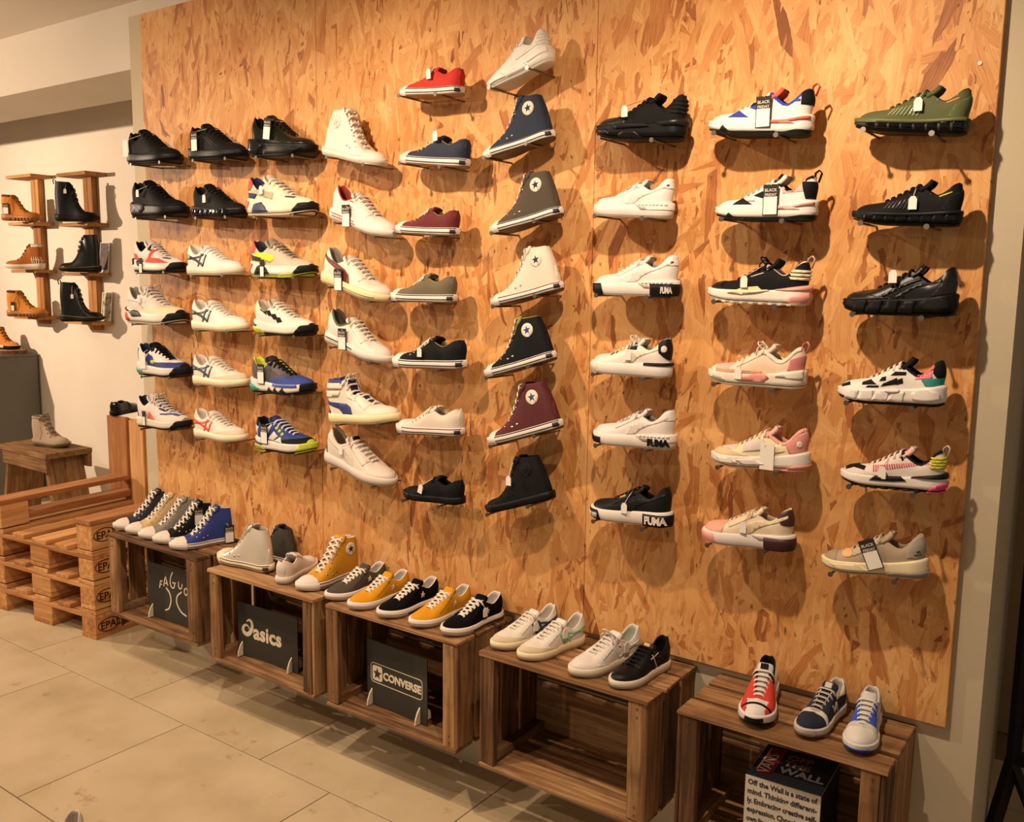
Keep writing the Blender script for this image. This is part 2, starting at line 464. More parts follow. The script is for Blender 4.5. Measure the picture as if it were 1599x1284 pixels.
class Last:
    """the grids of one shoe style, shared by all its shoes"""
    cache = {}
    def __init__(s, style):
        st = s.st = STYLES[style]
        t = np.linspace(0, 1, NS + 1)
        x = .5 * (1 - np.cos(np.pi * t))
        s.x = x
        hw = herm([(0, .117), (.1, .121), (.3, .119), (.45, .132), (.62, .166), (.75, .174), (.85, .166), (1, .14)], x) * st['w']
        hr = np.clip((.15 - x) / .15, 0, 1); hw = hw * np.sqrt(np.maximum(0, 1 - hr ** 2.2))
        tr = np.clip((x - .72) / .28, 0, 1); hw = hw * np.maximum(0, 1 - tr ** 2.5) ** .5
        hw[0] = hw[-1] = 0
        s.hw = hw
        s.ringx = np.concatenate([x, x[-2:0:-1]]); s.ringy = np.concatenate([-hw, hw[-2:0:-1]])
        n = s.n = len(s.ringx)
        tx = np.roll(s.ringx, -1) - np.roll(s.ringx, 1); ty = np.roll(s.ringy, -1) - np.roll(s.ringy, 1)
        ln = np.hypot(tx, ty); s.nx, s.ny = ty / ln, -tx / ln
        s.zs = lambda q: herm(st['zs'], q)
        s.zb = lambda q: st['ts'] * np.clip((q - .66) / .34, 0, 1) ** 2 + .012 * np.clip((.1 - q) / .1, 0, 1) ** 2
        # ---- upper
        L = resample(st['loop'], 160)          # x, z, c
        s.loop = L
        arc = np.concatenate([[0], np.cumsum(np.hypot(np.diff(x), np.diff(hw)))]); arc /= arc[-1]
        se = .80
        f = np.clip(arc / se, 0, 1)
        lx, lz, lc = [np.interp(f, np.linspace(0, 1, 160), L[:, k]) for k in range(3)]
        a = (np.arange(MR + 1) / MR) ** 1.6
        wt = np.clip((arc - se * .62) / (1 - se * .62), 0, 1); wt = wt * wt * (3 - 2 * wt)
        F = .30 * (1 - wt) + st['Ft'] * wt; k = .75 * (1 - wt) + st['kt'] * wt
        aa = a[:, None]
        circ = np.sqrt(np.maximum(0, 1 - (1 - np.clip(aa / k, 0, 1)) ** 2))
        b = F * circ + (1 - F) * aa
        bx = x * .955 + .022; by = hw * .955; bz = s.zs(x) - .006
        X = bx + (lx - bx) * aa; Yh = by + (lc - by) * aa; Z = bz + (lz - bz) * b
        heelw = np.clip((.14 - x) / .14, 0, 1)
        X = X - heelw * np.sin(np.pi * np.clip(aa * 1.1, 0, 1)) * st.get('hb', .018)
        Yh = Yh + np.sin(np.pi * aa) * .010 * np.clip(hw * 12, 0, 1) * (1 - wt)
        P = np.zeros((MR + 1, n, 3))
        P[:, :NS + 1, 0] = X; P[:, :NS + 1, 1] = -Yh; P[:, :NS + 1, 2] = Z
        P[:, NS + 1:, 0] = X[:, -2:0:-1]; P[:, NS + 1:, 1] = Yh[:, -2:0:-1]; P[:, NS + 1:, 2] = Z[:, -2:0:-1]
        s.P = P
        s.single = np.concatenate([f, f[-2:0:-1]]) >= .999
        du = np.roll(P, -1, 1) - np.roll(P, 1, 1); dv = np.gradient(P, axis=0)
        N = np.cross(du, dv); ln = np.linalg.norm(N, axis=2, keepdims=True)
        N = N / np.maximum(ln, 1e-9)
        for i in range(1, MR + 1):
            bad = (ln[i, :, 0] < 1e-6) | s.single & (i >= MR - 1)
            N[i, bad] = N[i - 1, bad]
        ref = P - np.stack([P[:, :, 0], 0 * P[:, :, 0], np.full(P.shape[:2], .06)], 2)
        sg = np.sign((N * ref).sum(2)); sg = 1 if (sg > 0).mean() > .5 else -1
        s.N = N * sg
        s.flip = sg < 0
        # ---- sole side grid
        pr = PROF[st['prof']]
        zb = s.zb(s.ringx) + st['to']; zt = s.zs(s.ringx) + st['lip'] * 0 + .004
        R = []
        for tt, off in pr:
            R.append(np.stack([s.ringx + s.nx * (off + .004), s.ringy + s.ny * (off + .004), zb + (zt - zb) * tt], 1))
        s.S = np.array(R)
        zb0 = s.zb(s.ringx)
        s.O = np.array([np.stack([s.ringx + s.nx * o_, s.ringy + s.ny * o_, zb0 + st['to'] * tt], 1) for tt, o_ in ((0, -.02), (.25, -.002), (1, 0.002))])
        # a full-height side grid for colour blocks on the sole
        full = np.vstack([s.O[:2], s.S])
        s.SF = full
        du = np.roll(full, -1, 1) - np.roll(full, 1, 1); dv = np.gradient(full, axis=0)
        N2 = np.cross(du, dv); N2 /= np.maximum(np.linalg.norm(N2, axis=2, keepdims=True), 1e-9)
        outw = np.stack([s.nx, s.ny, 0 * s.nx], 1)
        if ((N2 * outw).sum(2) > 0).mean() < .5: N2 = -N2
        N2 = N2 * .35 + outw * .65; N2 /= np.linalg.norm(N2, axis=2, keepdims=True)
        s.SN = N2
    @staticmethod
    def get(style):
        if style not in Last.cache: Last.cache[style] = Last(style)
        return Last.cache[style]

def grid_faces(rows, n, flip=False):
    F = []
    for i in range(rows - 1):
        for j in range(n):
            q = (i * n + j, i * n + (j + 1) % n, (i + 1) * n + (j + 1) % n, (i + 1) * n + j)
            F.append(q[::-1] if flip else q)
    return F

def cap(base, n, up):
    F = []
    for j in range(NS):
        a, b = j, j + 1
        c, d = (n - b) % n, (n - a) % n
        q = [a, b, c, d] if up else [d, c, b, a]
        q = [base + k for k in dict.fromkeys(q)]
        if len(q) > 2: F.append(tuple(q))
    return F

def clip_panel(P, N, flip, d, polys, L, side=0):
    """pieces of a side grid cut to convex outlines drawn in side view and lifted d above the surface"""
    rows, n = P.shape[:2]
    Q = P + N * d
    V, F = [], []
    base_faces = grid_faces(rows, n, flip)
    fx = Q.reshape(-1, 3); fn = N.reshape(-1, 3)
    for poly in polys:
        pl = np.array(poly, float)
        ar = .5 * np.sum(pl[:, 0] * np.roll(pl[:, 1], -1) - np.roll(pl[:, 0], -1) * pl[:, 1])
        if ar < 0: pl = pl[::-1]
        lo, hi = pl.min(0) - 1e-6, pl.max(0) + 1e-6
        for q in base_faces:
            c = fx[list(q)]
            if c[:, 0].max() < lo[0] or c[:, 0].min() > hi[0] or c[:, 2].max() < lo[1] or c[:, 2].min() > hi[1]: continue
            if side and (c[:, 1].mean() * side < 0): continue
            pts = [np.concatenate([fx[k], fn[k]]) for k in q]
            for e in range(len(pl)):
                p0, p1 = pl[e], pl[(e + 1) % len(pl)]
                nx, nz = -(p1[1] - p0[1]), p1[0] - p0[0]   # inward normal of a counter-clockwise outline
                ds = [(p[0] - p0[0]) * nx + (p[2] - p0[1]) * nz for p in pts]
                out = []
                for i in range(len(pts)):
                    a, b, da, db = pts[i], pts[(i + 1) % len(pts)], ds[i], ds[(i + 1) % len(pts)]
                    if da >= 0: out.append(a)
                    if (da > 0 > db) or (da < 0 < db): out.append(a + (b - a) * (da / (da - db)))
                pts = out
                if len(pts) < 3: break
            if len(pts) >= 3:
                b = len(V); V.extend(pts); F.append(tuple(range(b, b + len(pts))))
    if not F: return None
    # weld
    key, idx, W = {}, [], []
    for v in V:
        k = (round(v[0], 5), round(v[1], 5), round(v[2], 5))
        if k not in key: key[k] = len(W); W.append(v)
        idx.append(key[k])
    G = []
    for f in F:
        q = list(dict.fromkeys(idx[i] for i in f))
        if len(q) > 2: G.append(tuple(q))
    # a rim down to the surface so that the piece has thickness
    cnt = {}
    for f in G:
        for i in range(len(f)):
            a, b = f[i], f[(i + 1) % len(f)]
            cnt[(a, b)] = cnt.get((a, b), 0) + 1
    low = {}
    for (a, b) in list(cnt):
        if (b, a) not in cnt:
            for k in (a, b):
                if k not in low:
                    v = W[k]; nv = v[3:6] / max(1e-9, np.linalg.norm(v[3:6])); low[k] = len(W)
                    W.append(np.concatenate([v[:3] - nv * (d + .004), v[3:6]]))
            G.append((b, a, low[a], low[b]))
    return [w[:3] * L for w in W], G

def rect(x0, z0, x1, z1): return [[(x0, z0), (x1, z0), (x1, z1), (x0, z1)]]
def stroke(pts, w0, w1=None):
    """a band along a polyline in side view as convex pieces"""
    w1 = w0 if w1 is None else w1
    out, m = [], len(pts) - 1
    p = [np.array(q, float) for q in pts]
    off = []
    for i in range(len(p)):
        d = p[min(i + 1, m)] - p[max(i - 1, 0)]; d /= np.linalg.norm(d)
        w = (w0 + (w1 - w0) * i / m) / 2
        off.append(np.array([-d[1], d[0]]) * w)
    for i in range(m):
        out.append([tuple(p[i] - off[i]), tuple(p[i + 1] - off[i + 1]), tuple(p[i + 1] + off[i + 1]), tuple(p[i] + off[i])])
    return out
def band(top, bot):
    return [[bot[i], bot[i + 1], top[i + 1], top[i]] for i in range(len(top) - 1)]
def disc(cx, cz, r, n=14, a=1.0):
    return [[(cx + r * math.cos(2 * math.pi * k / n), cz + a * r * math.sin(2 * math.pi * k / n)) for k in range(n)]]
def star(cx, cz, r, rot=0.0):
    o = [(cx + r * math.cos(math.pi / 2 + rot + 2 * math.pi * k / 5), cz + r * math.sin(math.pi / 2 + rot + 2 * math.pi * k / 5)) for k in range(5)]
    i = [(cx + .42 * r * math.cos(math.pi / 2 + rot + 2 * math.pi * (k + .5) / 5), cz + .42 * r * math.sin(math.pi / 2 + rot + 2 * math.pi * (k + .5) / 5)) for k in range(5)]
    return [[i[4], i[0], i[1], i[2], i[3]]] + [[o[k], i[k], i[k - 1]] for k in range(5)]

def ribbon(pts, w, th, wdir):
    """flat lace along pts; wdir is the direction of its width"""
    V, F = [], []
    wdir = Vector(wdir).normalized()
    m = len(pts)
    for i, p in enumerate(pts):
        p = Vector(p); a = Vector(pts[max(i - 1, 0)]); b = Vector(pts[min(i + 1, m - 1)])
        d = (b - a).normalized(); u = (wdir - d * wdir.dot(d)).normalized(); v = d.cross(u)
        for su, sv in ((-1, -.5), (1, -.5), (1, .5), (0, .95), (-1, .5)):
            V.append(p + u * (w / 2 * su) + v * (th * sv))
    for i in range(m - 1):
        for k in range(5):
            F.append((i * 5 + k, i * 5 + (k + 1) % 5, (i + 1) * 5 + (k + 1) % 5, (i + 1) * 5 + k))
    F.append((4, 3, 2, 1, 0)); F.append(tuple((m - 1) * 5 + k for k in range(5)))
    return V, F

def price_tag(parent, kind, x, z, L, pitch, side, hw, anchor, string='w', tilt=0.0):
    """a card tied to the laces; hangs plumb in the world, so the shoe's pitch is taken out"""
    y = side * (hw + .012) * L
    if kind == 'small': w, h = .019, .031
    elif kind == 'paper': w, h = .038, .072
    elif kind == 'slim': w, h = .024, .066
    else: w, h = .040, .078
    c = Vector((x * L, y, z * L))
    rot = (0, pitch + tilt * (1 if side < 0 else -1), 0 if side < 0 else math.pi)
    if kind == 'small':
        prof = [(-w/2, -h/2), (w/2, -h/2), (w/2, h*.25), (w*.25, h/2), (-w*.25, h/2), (-w/2, h*.25)]
    else:
        prof = [(-w/2, -h/2), (w/2, -h/2), (w/2, h/2), (-w/2, h/2)]
    t = .0012
    n = len(prof)
    V = [(px, -t, pz) for px, pz in prof] + [(px, t, pz) for px, pz in prof]
    F = [tuple(range(n)), tuple(range(2 * n - 1, n - 1, -1))] + [(i, n + i, n + (i + 1) % n, (i + 1) % n) for i in range(n)]
    dark = kind in ('friday', 'slim')
    o = mesh_obj('price_tag', V, F, M_TAGK if dark else M_TAGW, parent)
    o.location = c; o.rotation_euler = rot
    if dark:
        a = w / 2 - .0022
        mesh_obj('price_field', [(-a, -t - .0006, -h/2 + .002), (a, -t - .0006, -h/2 + .002), (a, -t - .0006, h * .1), (-a, -t - .0006, h * .1), (-a, -t + .0002, -h/2 + .002), (a, -t + .0002, -h/2 + .002), (a, -t + .0002, h * .1), (-a, -t + .0002, h * .1)],
                 [(0, 1, 2, 3), (0, 3, 7, 4), (1, 5, 6, 2), (3, 2, 6, 7), (0, 4, 5, 1)], M_TAGW, o)
        if kind == 'friday':
            k = w / .040
            for i, wd in enumerate(('BLACK', 'FRIDAY')):
                text_obj('lettering', wd, paper('#b9b2a4'), o, (0, -t - .0004, h * (.27 - i * .145)), (math.pi / 2, 0, 0), size=.0105 * k if i == 0 else .0095 * k, bold=.0003, align='CENTER')
    top = o.matrix_basis @ Vector((0, 0, h / 2 - .003))
    an = Vector(anchor) * L
    mid = (top + an) / 2 + Vector((0, side * .006, -.002))
    v, f = tube([an, mid, top], .0009, 4)
    inv = o.matrix_basis.inverted()
    s_ = mesh_obj('string', [inv @ Vector(q) for q in v], f, M_STRINGR if string == 'r' else M_STRING, o)
    return o

def place_pieces(nm, V, F, mat, root, L):
    """each separate piece its own part; specks under 5 % of the shoe's length stay together"""
    par = list(range(len(V)))
    def find(i):
        while par[i] != i:
            par[i] = par[par[i]]; i = par[i]
        return i
    for f in F:
        a = find(f[0])
        for k in f[1:]:
            b = find(k)
            if b != a: par[b] = a
    comp = {}
    for f in F: comp.setdefault(find(f[0]), []).append(f)
    small = []
    for c in comp.values():
        ids = sorted({i for f in c for i in f})
        pts = np.array([V[i] for i in ids])
        if len(comp) > 1 and (pts.max(0) - pts.min(0)).max() < .05 * L:
            small.append((ids, c)); continue
        ix = {i: k for k, i in enumerate(ids)}
        mesh_obj(nm, [V[i] for i in ids], [tuple(ix[i] for i in f) for f in c], mat, root, True)
    if small:
        ids = [i for s_ in small for i in s_[0]]; ix = {i: k for k, i in enumerate(ids)}
        o = mesh_obj(nm, [V[i] for i in ids], [tuple(ix[i] for i in f) for s_ in small for f in s_[1]], mat, root, True)
        o['kind'] = 'stuff'

def build_shoe(name, label, cat, group, style, L, loc, rot, up, sole='#e6ddd2', out=None, lace='#e4dccf', lining=None, tongue=None,
               panels=(), laces='bars', tagspec=None, umat=None, smat=None, bow=False, vis=1, tonguelabel=None, letters=None, pitch=0.0, pull=None, nolace=False):
    ls = Last.get(style); st = ls.st
    root = empty(name, loc, rot)
    tag(root, label, cat, group)
    UM = umat or (lambda c: fabric(c))
    SM = smat or (lambda c: rubber(c))
    n = ls.n
    out = out or sole; lining = lining or up; tongue = tongue or up
    # sole
    S = ls.S.reshape(-1, 3) * L
    F = grid_faces(len(ls.S), n, False) + cap((len(ls.S) - 1) * n, n, True) + cap(0, n, False)
    mesh_obj('midsole', S, F, SM(sole), root, True)
    O = ls.O.reshape(-1, 3) * L
    F = grid_faces(3, n, False) + cap(0, n, False)
    mesh_obj('outsole', O, F, rubber(out), root, True)
    # upper
    U = ls.P.reshape(-1, 3) * L
    mesh_obj('upper', U, grid_faces(MR + 1, n, ls.flip), UM(up), root, True)
    # lining with a padded rim
    th = .022
    inn = ls.P - ls.N * th
    inn[MR][ls.single] = ls.P[MR][ls.single] + np.array([0, 0, -th])
    T = ls.P[MR]
    mid = (T + inn[MR]) / 2 + np.array([0, 0, .012]) * (np.abs(T[:, 1:2]) * 30).clip(0, 1)
    rows = [T, mid] + [inn[i] for i in range(MR, 0, -2)] + [inn[0]]
    R = np.array(rows)
    mesh_obj('lining', R.reshape(-1, 3) * L, grid_faces(len(R), n, ls.flip), fabric(lining, .8), root, True)
    # tongue
    lp = ls.loop
    ic = int(np.argmax((lp[:, 0] > .30) * (lp[:, 1] + (lp[:, 0] > .30) * 0)))        # top eyelet
    slot = lp[ic:][::-1]
    sx, sz, sc = slot[:, 0], slot[:, 1], slot[:, 2]
    k = np.linspace(0, len(slot) - 1, 9).astype(int)
    cen = [(sx[i], sz[i] - .006, max(sc[i], .02) * 1.22 + .008) for i in k]
    d = np.array([sx[0 * 1 + k[-1]] - sx[k[-3]], sz[k[-1]] - sz[k[-3]]]); d /= np.linalg.norm(d)
    tl = st['tongue']
    for q in (.35, .7, .93, 1.0):
        e = d * (1 - .35 * q) + np.array([-.1, 1.0]) * (.35 * q); e /= np.linalg.norm(e)
        cen.append((cen[8][0] + e[0] * tl * q * 1.2, cen[8][1] + e[1] * tl * q * 1.2, (.084, .088, .076, .045)[(.35, .7, .93, 1.0).index(q)]))
    V, G = [], []
    m = 7
    for lay in (0, 1):
        for i, (cx, cz, cw) in enumerate(cen):
            a = cen[max(i - 1, 0)]; b = cen[min(i + 1, len(cen) - 1)]
            tx, tz = b[0] - a[0], b[1] - a[1]; ll = math.hypot(tx, tz); nx_, nz_ = tz / ll, -tx / ll
            if nz_ < 0: nx_, nz_ = -nx_, -nz_
            nx_, nz_ = abs(nx_), nz_
            for j in range(m):
                yy = (j / (m - 1) * 2 - 1)
                dz = -.022 * yy * yy - lay * (.024 if i < 8 else .04)
                V.append(((cx + nx_ * dz) * L, yy * cw * L, (cz + nz_ * dz) * L))
    cnt = len(cen) * m
    for i in range(len(cen) - 1):
        for j in range(m - 1):
            q = (i * m + j, i * m + j + 1, (i + 1) * m + j + 1, (i + 1) * m + j)
            G.append(q[::-1]); G.append(tuple(cnt + w for w in q))
    for j in range(m - 1):
        i = len(cen) - 1
        G.append((i * m + j, i * m + j + 1, cnt + i * m + j + 1, cnt + i * m + j))
    for i in range(len(cen) - 1):
        for j in (0, m - 1):
            G.append((i * m + j, (i + 1) * m + j, cnt + (i + 1) * m + j, cnt + i * m + j))
    to = mesh_obj('tongue', V, G, UM(tongue), root, True)
    if tonguelabel:
        i0, i1 = len(cen) - 4, len(cen) - 2
        vv = []
        for i in (i0, i1):
            cx, cz, cw = cen[i]
            for yy in (-.55, .55): vv.append(((cx + .008) * L, yy * .07 * L, (cz + .002) * L))
        b = [Vector(q) + Vector((.004, 0, .002)) * L / .29 for q in vv]
        mesh_obj('tongue_label', b + [Vector(q) - Vector((.006, 0, .003)) for q in vv], [(0, 1, 3, 2), (0, 2, 6, 4), (1, 5, 7, 3), (2, 3, 7, 6), (0, 4, 5, 1)], fabric(tonguelabel), to)
    # laces
    nl = st['nl'] if not nolace else 0
    if nl:
        parts = []
        pos = np.linspace(.06, .97, nl)
        E = [(np.interp(q, np.linspace(0, 1, len(sx)), sx), np.interp(q, np.linspace(0, 1, len(sx)), sz), max(.03, np.interp(q, np.linspace(0, 1, len(sx)), sc))) for q in pos]
        tdir = Vector((sx[-1] - sx[0], 0, sz[-1] - sz[0])).normalized()
        nrm = Vector((-tdir.z, 0, tdir.x)); nrm = nrm if nrm.z > 0 else -nrm
        def arch(p, q, lift):
            pts = []
            for t in np.linspace(0, 1, 9):
                x_ = p[0] + (q[0] - p[0]) * t; z_ = p[1] + (q[1] - p[1]) * t
                y_ = (-(p[2] + .036) + ((q[2] + .036) + (p[2] + .036)) * t)
                h = lift * (1 - (2 * t - 1) ** 4) + .004
                drop = -.046 * abs(2 * t - 1) ** 5
                pts.append(((x_ + nrm.x * (h)) * L, y_ * L, (z_ + nrm.z * h + drop) * L))
            return pts
        W_ = .025 * L
        for i in range(nl):
            if laces == 'x' and 0 < i:
                parts.append(ribbon(arch(E[i - 1], E[i], .014), W_, .005 * L, tdir))
                mir = [(p[0], -p[1], p[2]) for p in arch(E[i - 1], E[i], .022)]
                parts.append(ribbon(mir, W_, .005 * L, tdir))
            if laces != 'x' or i == 0:
                parts.append(ribbon(arch(E[i], E[i], .014), W_, .006 * L, tdir))
        lo = mesh_obj('laces', *merge(parts), fabric(lace, .85), root, True)
        if bow:
            ex, ez, ec = E[-1]
            bp = []
            for sg in (-1, 1):
                c0 = Vector((ex + .01, 0, ez + .035))
                lo_p = [c0 + Vector((.05 * math.sin(a) * .7 + .015 * (1 - math.cos(a)), sg * .045 * (1 - math.cos(a)), .035 * math.sin(a) * 1.1)) for a in np.linspace(0, 2 * math.pi * .97, 12)]
                bp.append(tube([p * L for p in lo_p], .0075 * L, 5))
                en = [c0, c0 + Vector((.03, sg * .05, .01)), c0 + Vector((.05, sg * .09, -.03)), c0 + Vector((.055, sg * .105, -.09))]
                bp.append(tube([p * L for p in en], .0065 * L, 5))
            mesh_obj('bow', *merge(bp), fabric(lace, .85), lo, True)
    # panels
    for pn in panels:
        nm, on, polys, col = pn[:4]
        dd = pn[4] if len(pn) > 4 else .004
        mk = pn[5] if len(pn) > 5 else None
        sd = pn[6] if len(pn) > 6 else 0
        res = clip_panel(ls.P, ls.N, ls.flip, dd, polys, L, sd) if on == 'u' else clip_panel(ls.SF, ls.SN, False, dd, polys, L, sd)
        if res is None: continue
        mat = (mk or (UM if on == 'u' else SM))(col)
        place_pieces(nm, res[0], res[1], mat, root, L)
    if pull:   # heel pull loop
        x0, z0 = lp[0, 0], lp[0, 1]
        pts = [Vector((x0 + .012, 0, z0 - .03)), Vector((x0 + .004, 0, z0 + .04)), Vector((x0 - .03, 0, z0 + .065)), Vector((x0 - .055, 0, z0 + .035)), Vector((x0 - .03, 0, z0 - .05))]
        mesh_obj('pull_tab', *ribbon([p * L for p in pts], .05 * L, .006 * L, (0, 1, 0)), fabric(pull), root, True)
    if letters:    # raised lettering on the side of the sole
        body, col, x0, x1, z0, z1 = letters
        me = text_mesh(body, size=1.0, extrude=0.0, bold=.035, space=.92)
        co = np.empty(len(me.vertices) * 3); me.vertices.foreach_get('co', co); co = co.reshape(-1, 3)
        a, b = co.min(0), co.max(0)
        tx = (co[:, 0] - a[0]) / (b[0] - a[0]); tz = (co[:, 1] - a[1]) / (b[1] - a[1])
        X = x0 + (x1 - x0) * (tx if vis < 0 else 1 - tx); Z = z0 + (z1 - z0) * tz
        hwv = np.interp(X, ls.x, ls.hw)
        Y = vis * (hwv + .032)
        V = np.stack([X, Y, Z], 1) * L
        fs = [tuple(p.vertices) for p in me.polygons]
        bpy.data.meshes.remove(me)
        nb = len(V)
        Vi = V - np.array([0, vis * .026 * L, 0])
        edges = {}
        for f in fs:
            for i in range(len(f)): edges[(f[i], f[(i + 1) % len(f)])] = 1
        side = [(e[1], e[0], e[0] + nb, e[1] + nb) for e in edges if (e[1], e[0]) not in edges]
        mesh_obj('lettering', np.vstack([V, Vi]), fs + side, rubber(col), root)
    if tagspec:
        kind, tx, tz = tagspec[:3]
        opt = tagspec[3] if len(tagspec) > 3 else {}
        hwv = float(np.interp(min(max(tx, .05), .95), ls.x, ls.hw))
        anc = opt.get('anchor', (sx[-6], vis * (sc[-6] * .8), sz[-6] + .012))
        price_tag(root, kind, tx, tz, L, opt.get('pitch', pitch), vis, hwv + opt.get('dy', .012), anc, opt.get('string', 'w'), opt.get('tilt', 0.0))
    return root

# ------------------------------------------------------------------ the setting
WY = 0.0236                       # front face of the plastered wall; the strand board stands 24 mm proud of it
ZCEIL = 2.985
floor = tag(box('floor', (-7, -6, -0.06), (7, 2.5, -0.006), M_GROUT), kind='structure')
floor.data.transform(Matrix.Translation(floor.location)); floor.location = (0, 0, 0)
# stone tiles: rows run along the wall, joints 4 mm
ys = [-3.06, -2.405, -1.745, -1.086, -0.425, 0.235, 0.895, 1.25]
offs = [0.39, -0.117 + .2, 0.25, -0.117 + .47, 0.762, 0.39, 0.1, 0.6]
for r in range(len(ys) - 1):
    xs = np.arange(offs[r + 1] - 0.83 * 8, 4.6, 0.83)
    if r == 3: xs = np.arange(offs[4] - 0.83 * 8, 4.6, 0.83)
    for x0 in xs:
        if x0 < -4.4: continue
        t_ = box('tile', (x0 + .002, ys[r] + .002, -0.02), (x0 + .828, ys[r + 1] - .002, 0.0), M_STONE, floor, bevel=.001)
tag(box('ceiling', (-7, -6, ZCEIL), (7, 2.5, ZCEIL + .05), M_CEIL), kind='structure')
tag(box('wall_back', (-0.12, WY, 0), (3.52, 0.40, ZCEIL), M_GREYP), kind='structure')
tag(box('wall_left', (-7, 1.25, 0), (-0.12, 1.35, ZCEIL), M_WHITE), kind='structure')
tag(box('wall_right', (3.0, 1.5, 0), (7, 1.6, ZCEIL), plaster('brown_beige_plaster', '#8d7c62')), kind='structure')
tag(box('trim_1', (-7, WY, 2.70), (-0.12, 0.44, ZCEIL), M_WHITE), kind='structure')      # boxed beam over the niche
tag(box('trim_2', (-0.12, WY - .001, 2.925), (3.52, WY + .02, ZCEIL), M_WHITE), kind='structure')

# strand board cladding: three panels with fine seams
clad = tag(empty('wall_cladding'), kind='structure')
for x0, x1 in ((0.0, 1.118), (1.120, 2.3425), (2.3445, 3.444)):
    o = box('strand_board', (x0, 0.0, 0.6345), (x1, WY - .0005, 2.915), M_OSB, clad, bevel=.0008)
    me = o.data
    for v in me.vertices: v.co = v.co + o.location
    o.location = (0, 0, 0)
# pegs: steel nails with flat heads
def peg(x, z, ln=.150):
    V, F = tube([(x, WY - .004, z), (x, -ln, z)], .0032, 8)
    h, g = tube([(x, -ln + .0005, z), (x, -ln - .0018, z)], .0068, 12)
    return mesh_obj('peg', *merge([(V, F), (h, g)]), M_STEEL, clad, False)
for x, z in ((3.40, 2.30), (2.48, 2.235), (2.585, 2.215)):
    mesh_obj('screw', *tube([(x, .001, z), (x, -.0025, z)], .005, 10), M_STEEL, clad)

# ------------------------------------------------------------------ wooden crates fixed to the wall
CZ, CH = 0.612, 0.383
def crate(x0, x1, y0, label, dz=0.0):
    root = tag(empty('wooden_crate', ((x0 + x1) / 2, (y0 + WY) / 2, CZ - CH + dz)), label, 'crate', 'crates under the shoe wall')
    w, d = (x1 - x0) / 2, (WY - .002 - y0) / 2
    t = .013
    def bd(nm, lo, hi, jit=.0026, axis=None): return board(nm, lo, hi, M_CRATE, root, .0018, jit, axis)
    gap = .015; bw = (2 * d - 2 * gap) / 3
    for k in range(3):
        a = -d + k * (bw + gap); b = a + bw
        bd('top_slat', (-w, a, CH - t), (w, b, CH))
        bd('bottom_slat', (-w + .004, a, 0), (w - .004, b, t))
        for s in (-1, 1):
            lo, hi = sorted((s * (w - .002), s * (w - .002 - t)))
            bd('side_slat', (lo, a + (.004 if k == 0 else 0), t), (hi, b, CH - t))
    for s in (-1, 1):
        lo, hi = sorted((s * (w - .002 - t), s * (w - .062)))
        bd('corner_post', (lo, -d + .002, t + .001), (hi, -d + .024, CH - t - .001))
        lo2, hi2 = sorted((s * (w - .002 - t), s * (w - .055)))
        bd('cleat', (lo2, -d + .026, t + .001), (hi2, d - .016, t + .03))
    hb = (CH - 2 * t - .012) / 2
    for k in range(2):
        bd('back_board', (-w + .017, d - .013, t + k * (hb + .012)), (w - .017, d - .001, t + k * (hb + .012) + hb), .001)
    # nail marks at the board ends
    for s in (-1, 1):
        for z in (.03, .055, CH - .055, CH - .03):
            mesh_obj('nail', *tube([(s * (w - .035), -d + .0025, z), (s * (w - .035), -d + .0005, z)], .0028, 8), M_STEEL, root)
    return root
crate(-0.035, 0.618, -0.250, 'dark weathered crate with the tree logo board, carrying five canvas high-tops')
crate(0.760, 1.376, -0.295, 'worn crate with the swirl logo board, carrying silver and white canvas shoes')
crate(1.434, 2.048, -0.292, 'worn crate holding the star logo board, carrying a row of suede sneakers')
crate(2.140, 2.737, -0.298, 'empty wooden crate carrying two white court shoes, a white one and a black one')
crate(2.818, 3.372, -0.285, 'wooden crate at the right end with a printed box inside')

# ------------------------------------------------------------------ logo boards in the crates
def sign_board(cx, y, w, h, label, yaw=0.0):
    root = tag(empty('logo_board', (cx, y, CZ - CH + .0168), (0, 0, yaw)), label, 'sign', 'logo boards in the crates')
    p = box('panel', (-w / 2, 0, 0), (w / 2, .005, h), M_SIGN, root, bevel=.0006)
    for s in (-1, 1):
        x = s * (w / 2 - .03) - .006
        prof = [(-.026, 0.0), (-.024, .018), (-.014, .042), (-.001, .058), (-.001, 0)]
        back = [(.006, 0), (.006, .05), (.03, .046), (.05, .03), (.055, 0)]
        for pr in (prof, back):
            n = len(pr)
            V = [(x, a, b) for a, b in pr] + [(x + .005, a, b) for a, b in pr]
            F = [tuple(range(n)), tuple(range(2 * n - 1, n - 1, -1))] + [(i, n + i, n + (i + 1) % n, (i + 1) % n) for i in range(n)]
            mesh_obj('foot', V, F, M_CREAM, root)
    return root
def flat_strokes(parent, name, strokes, w, y=-.0012, mat=None):
    parts = []
    for st_ in strokes:
        ww = w
        pts = [Vector((a, y, b)) for a, b in st_]
        parts.append(ribbon_flat(pts, ww))
    return mesh_obj(name, *merge(parts), mat or M_CREAM, parent)
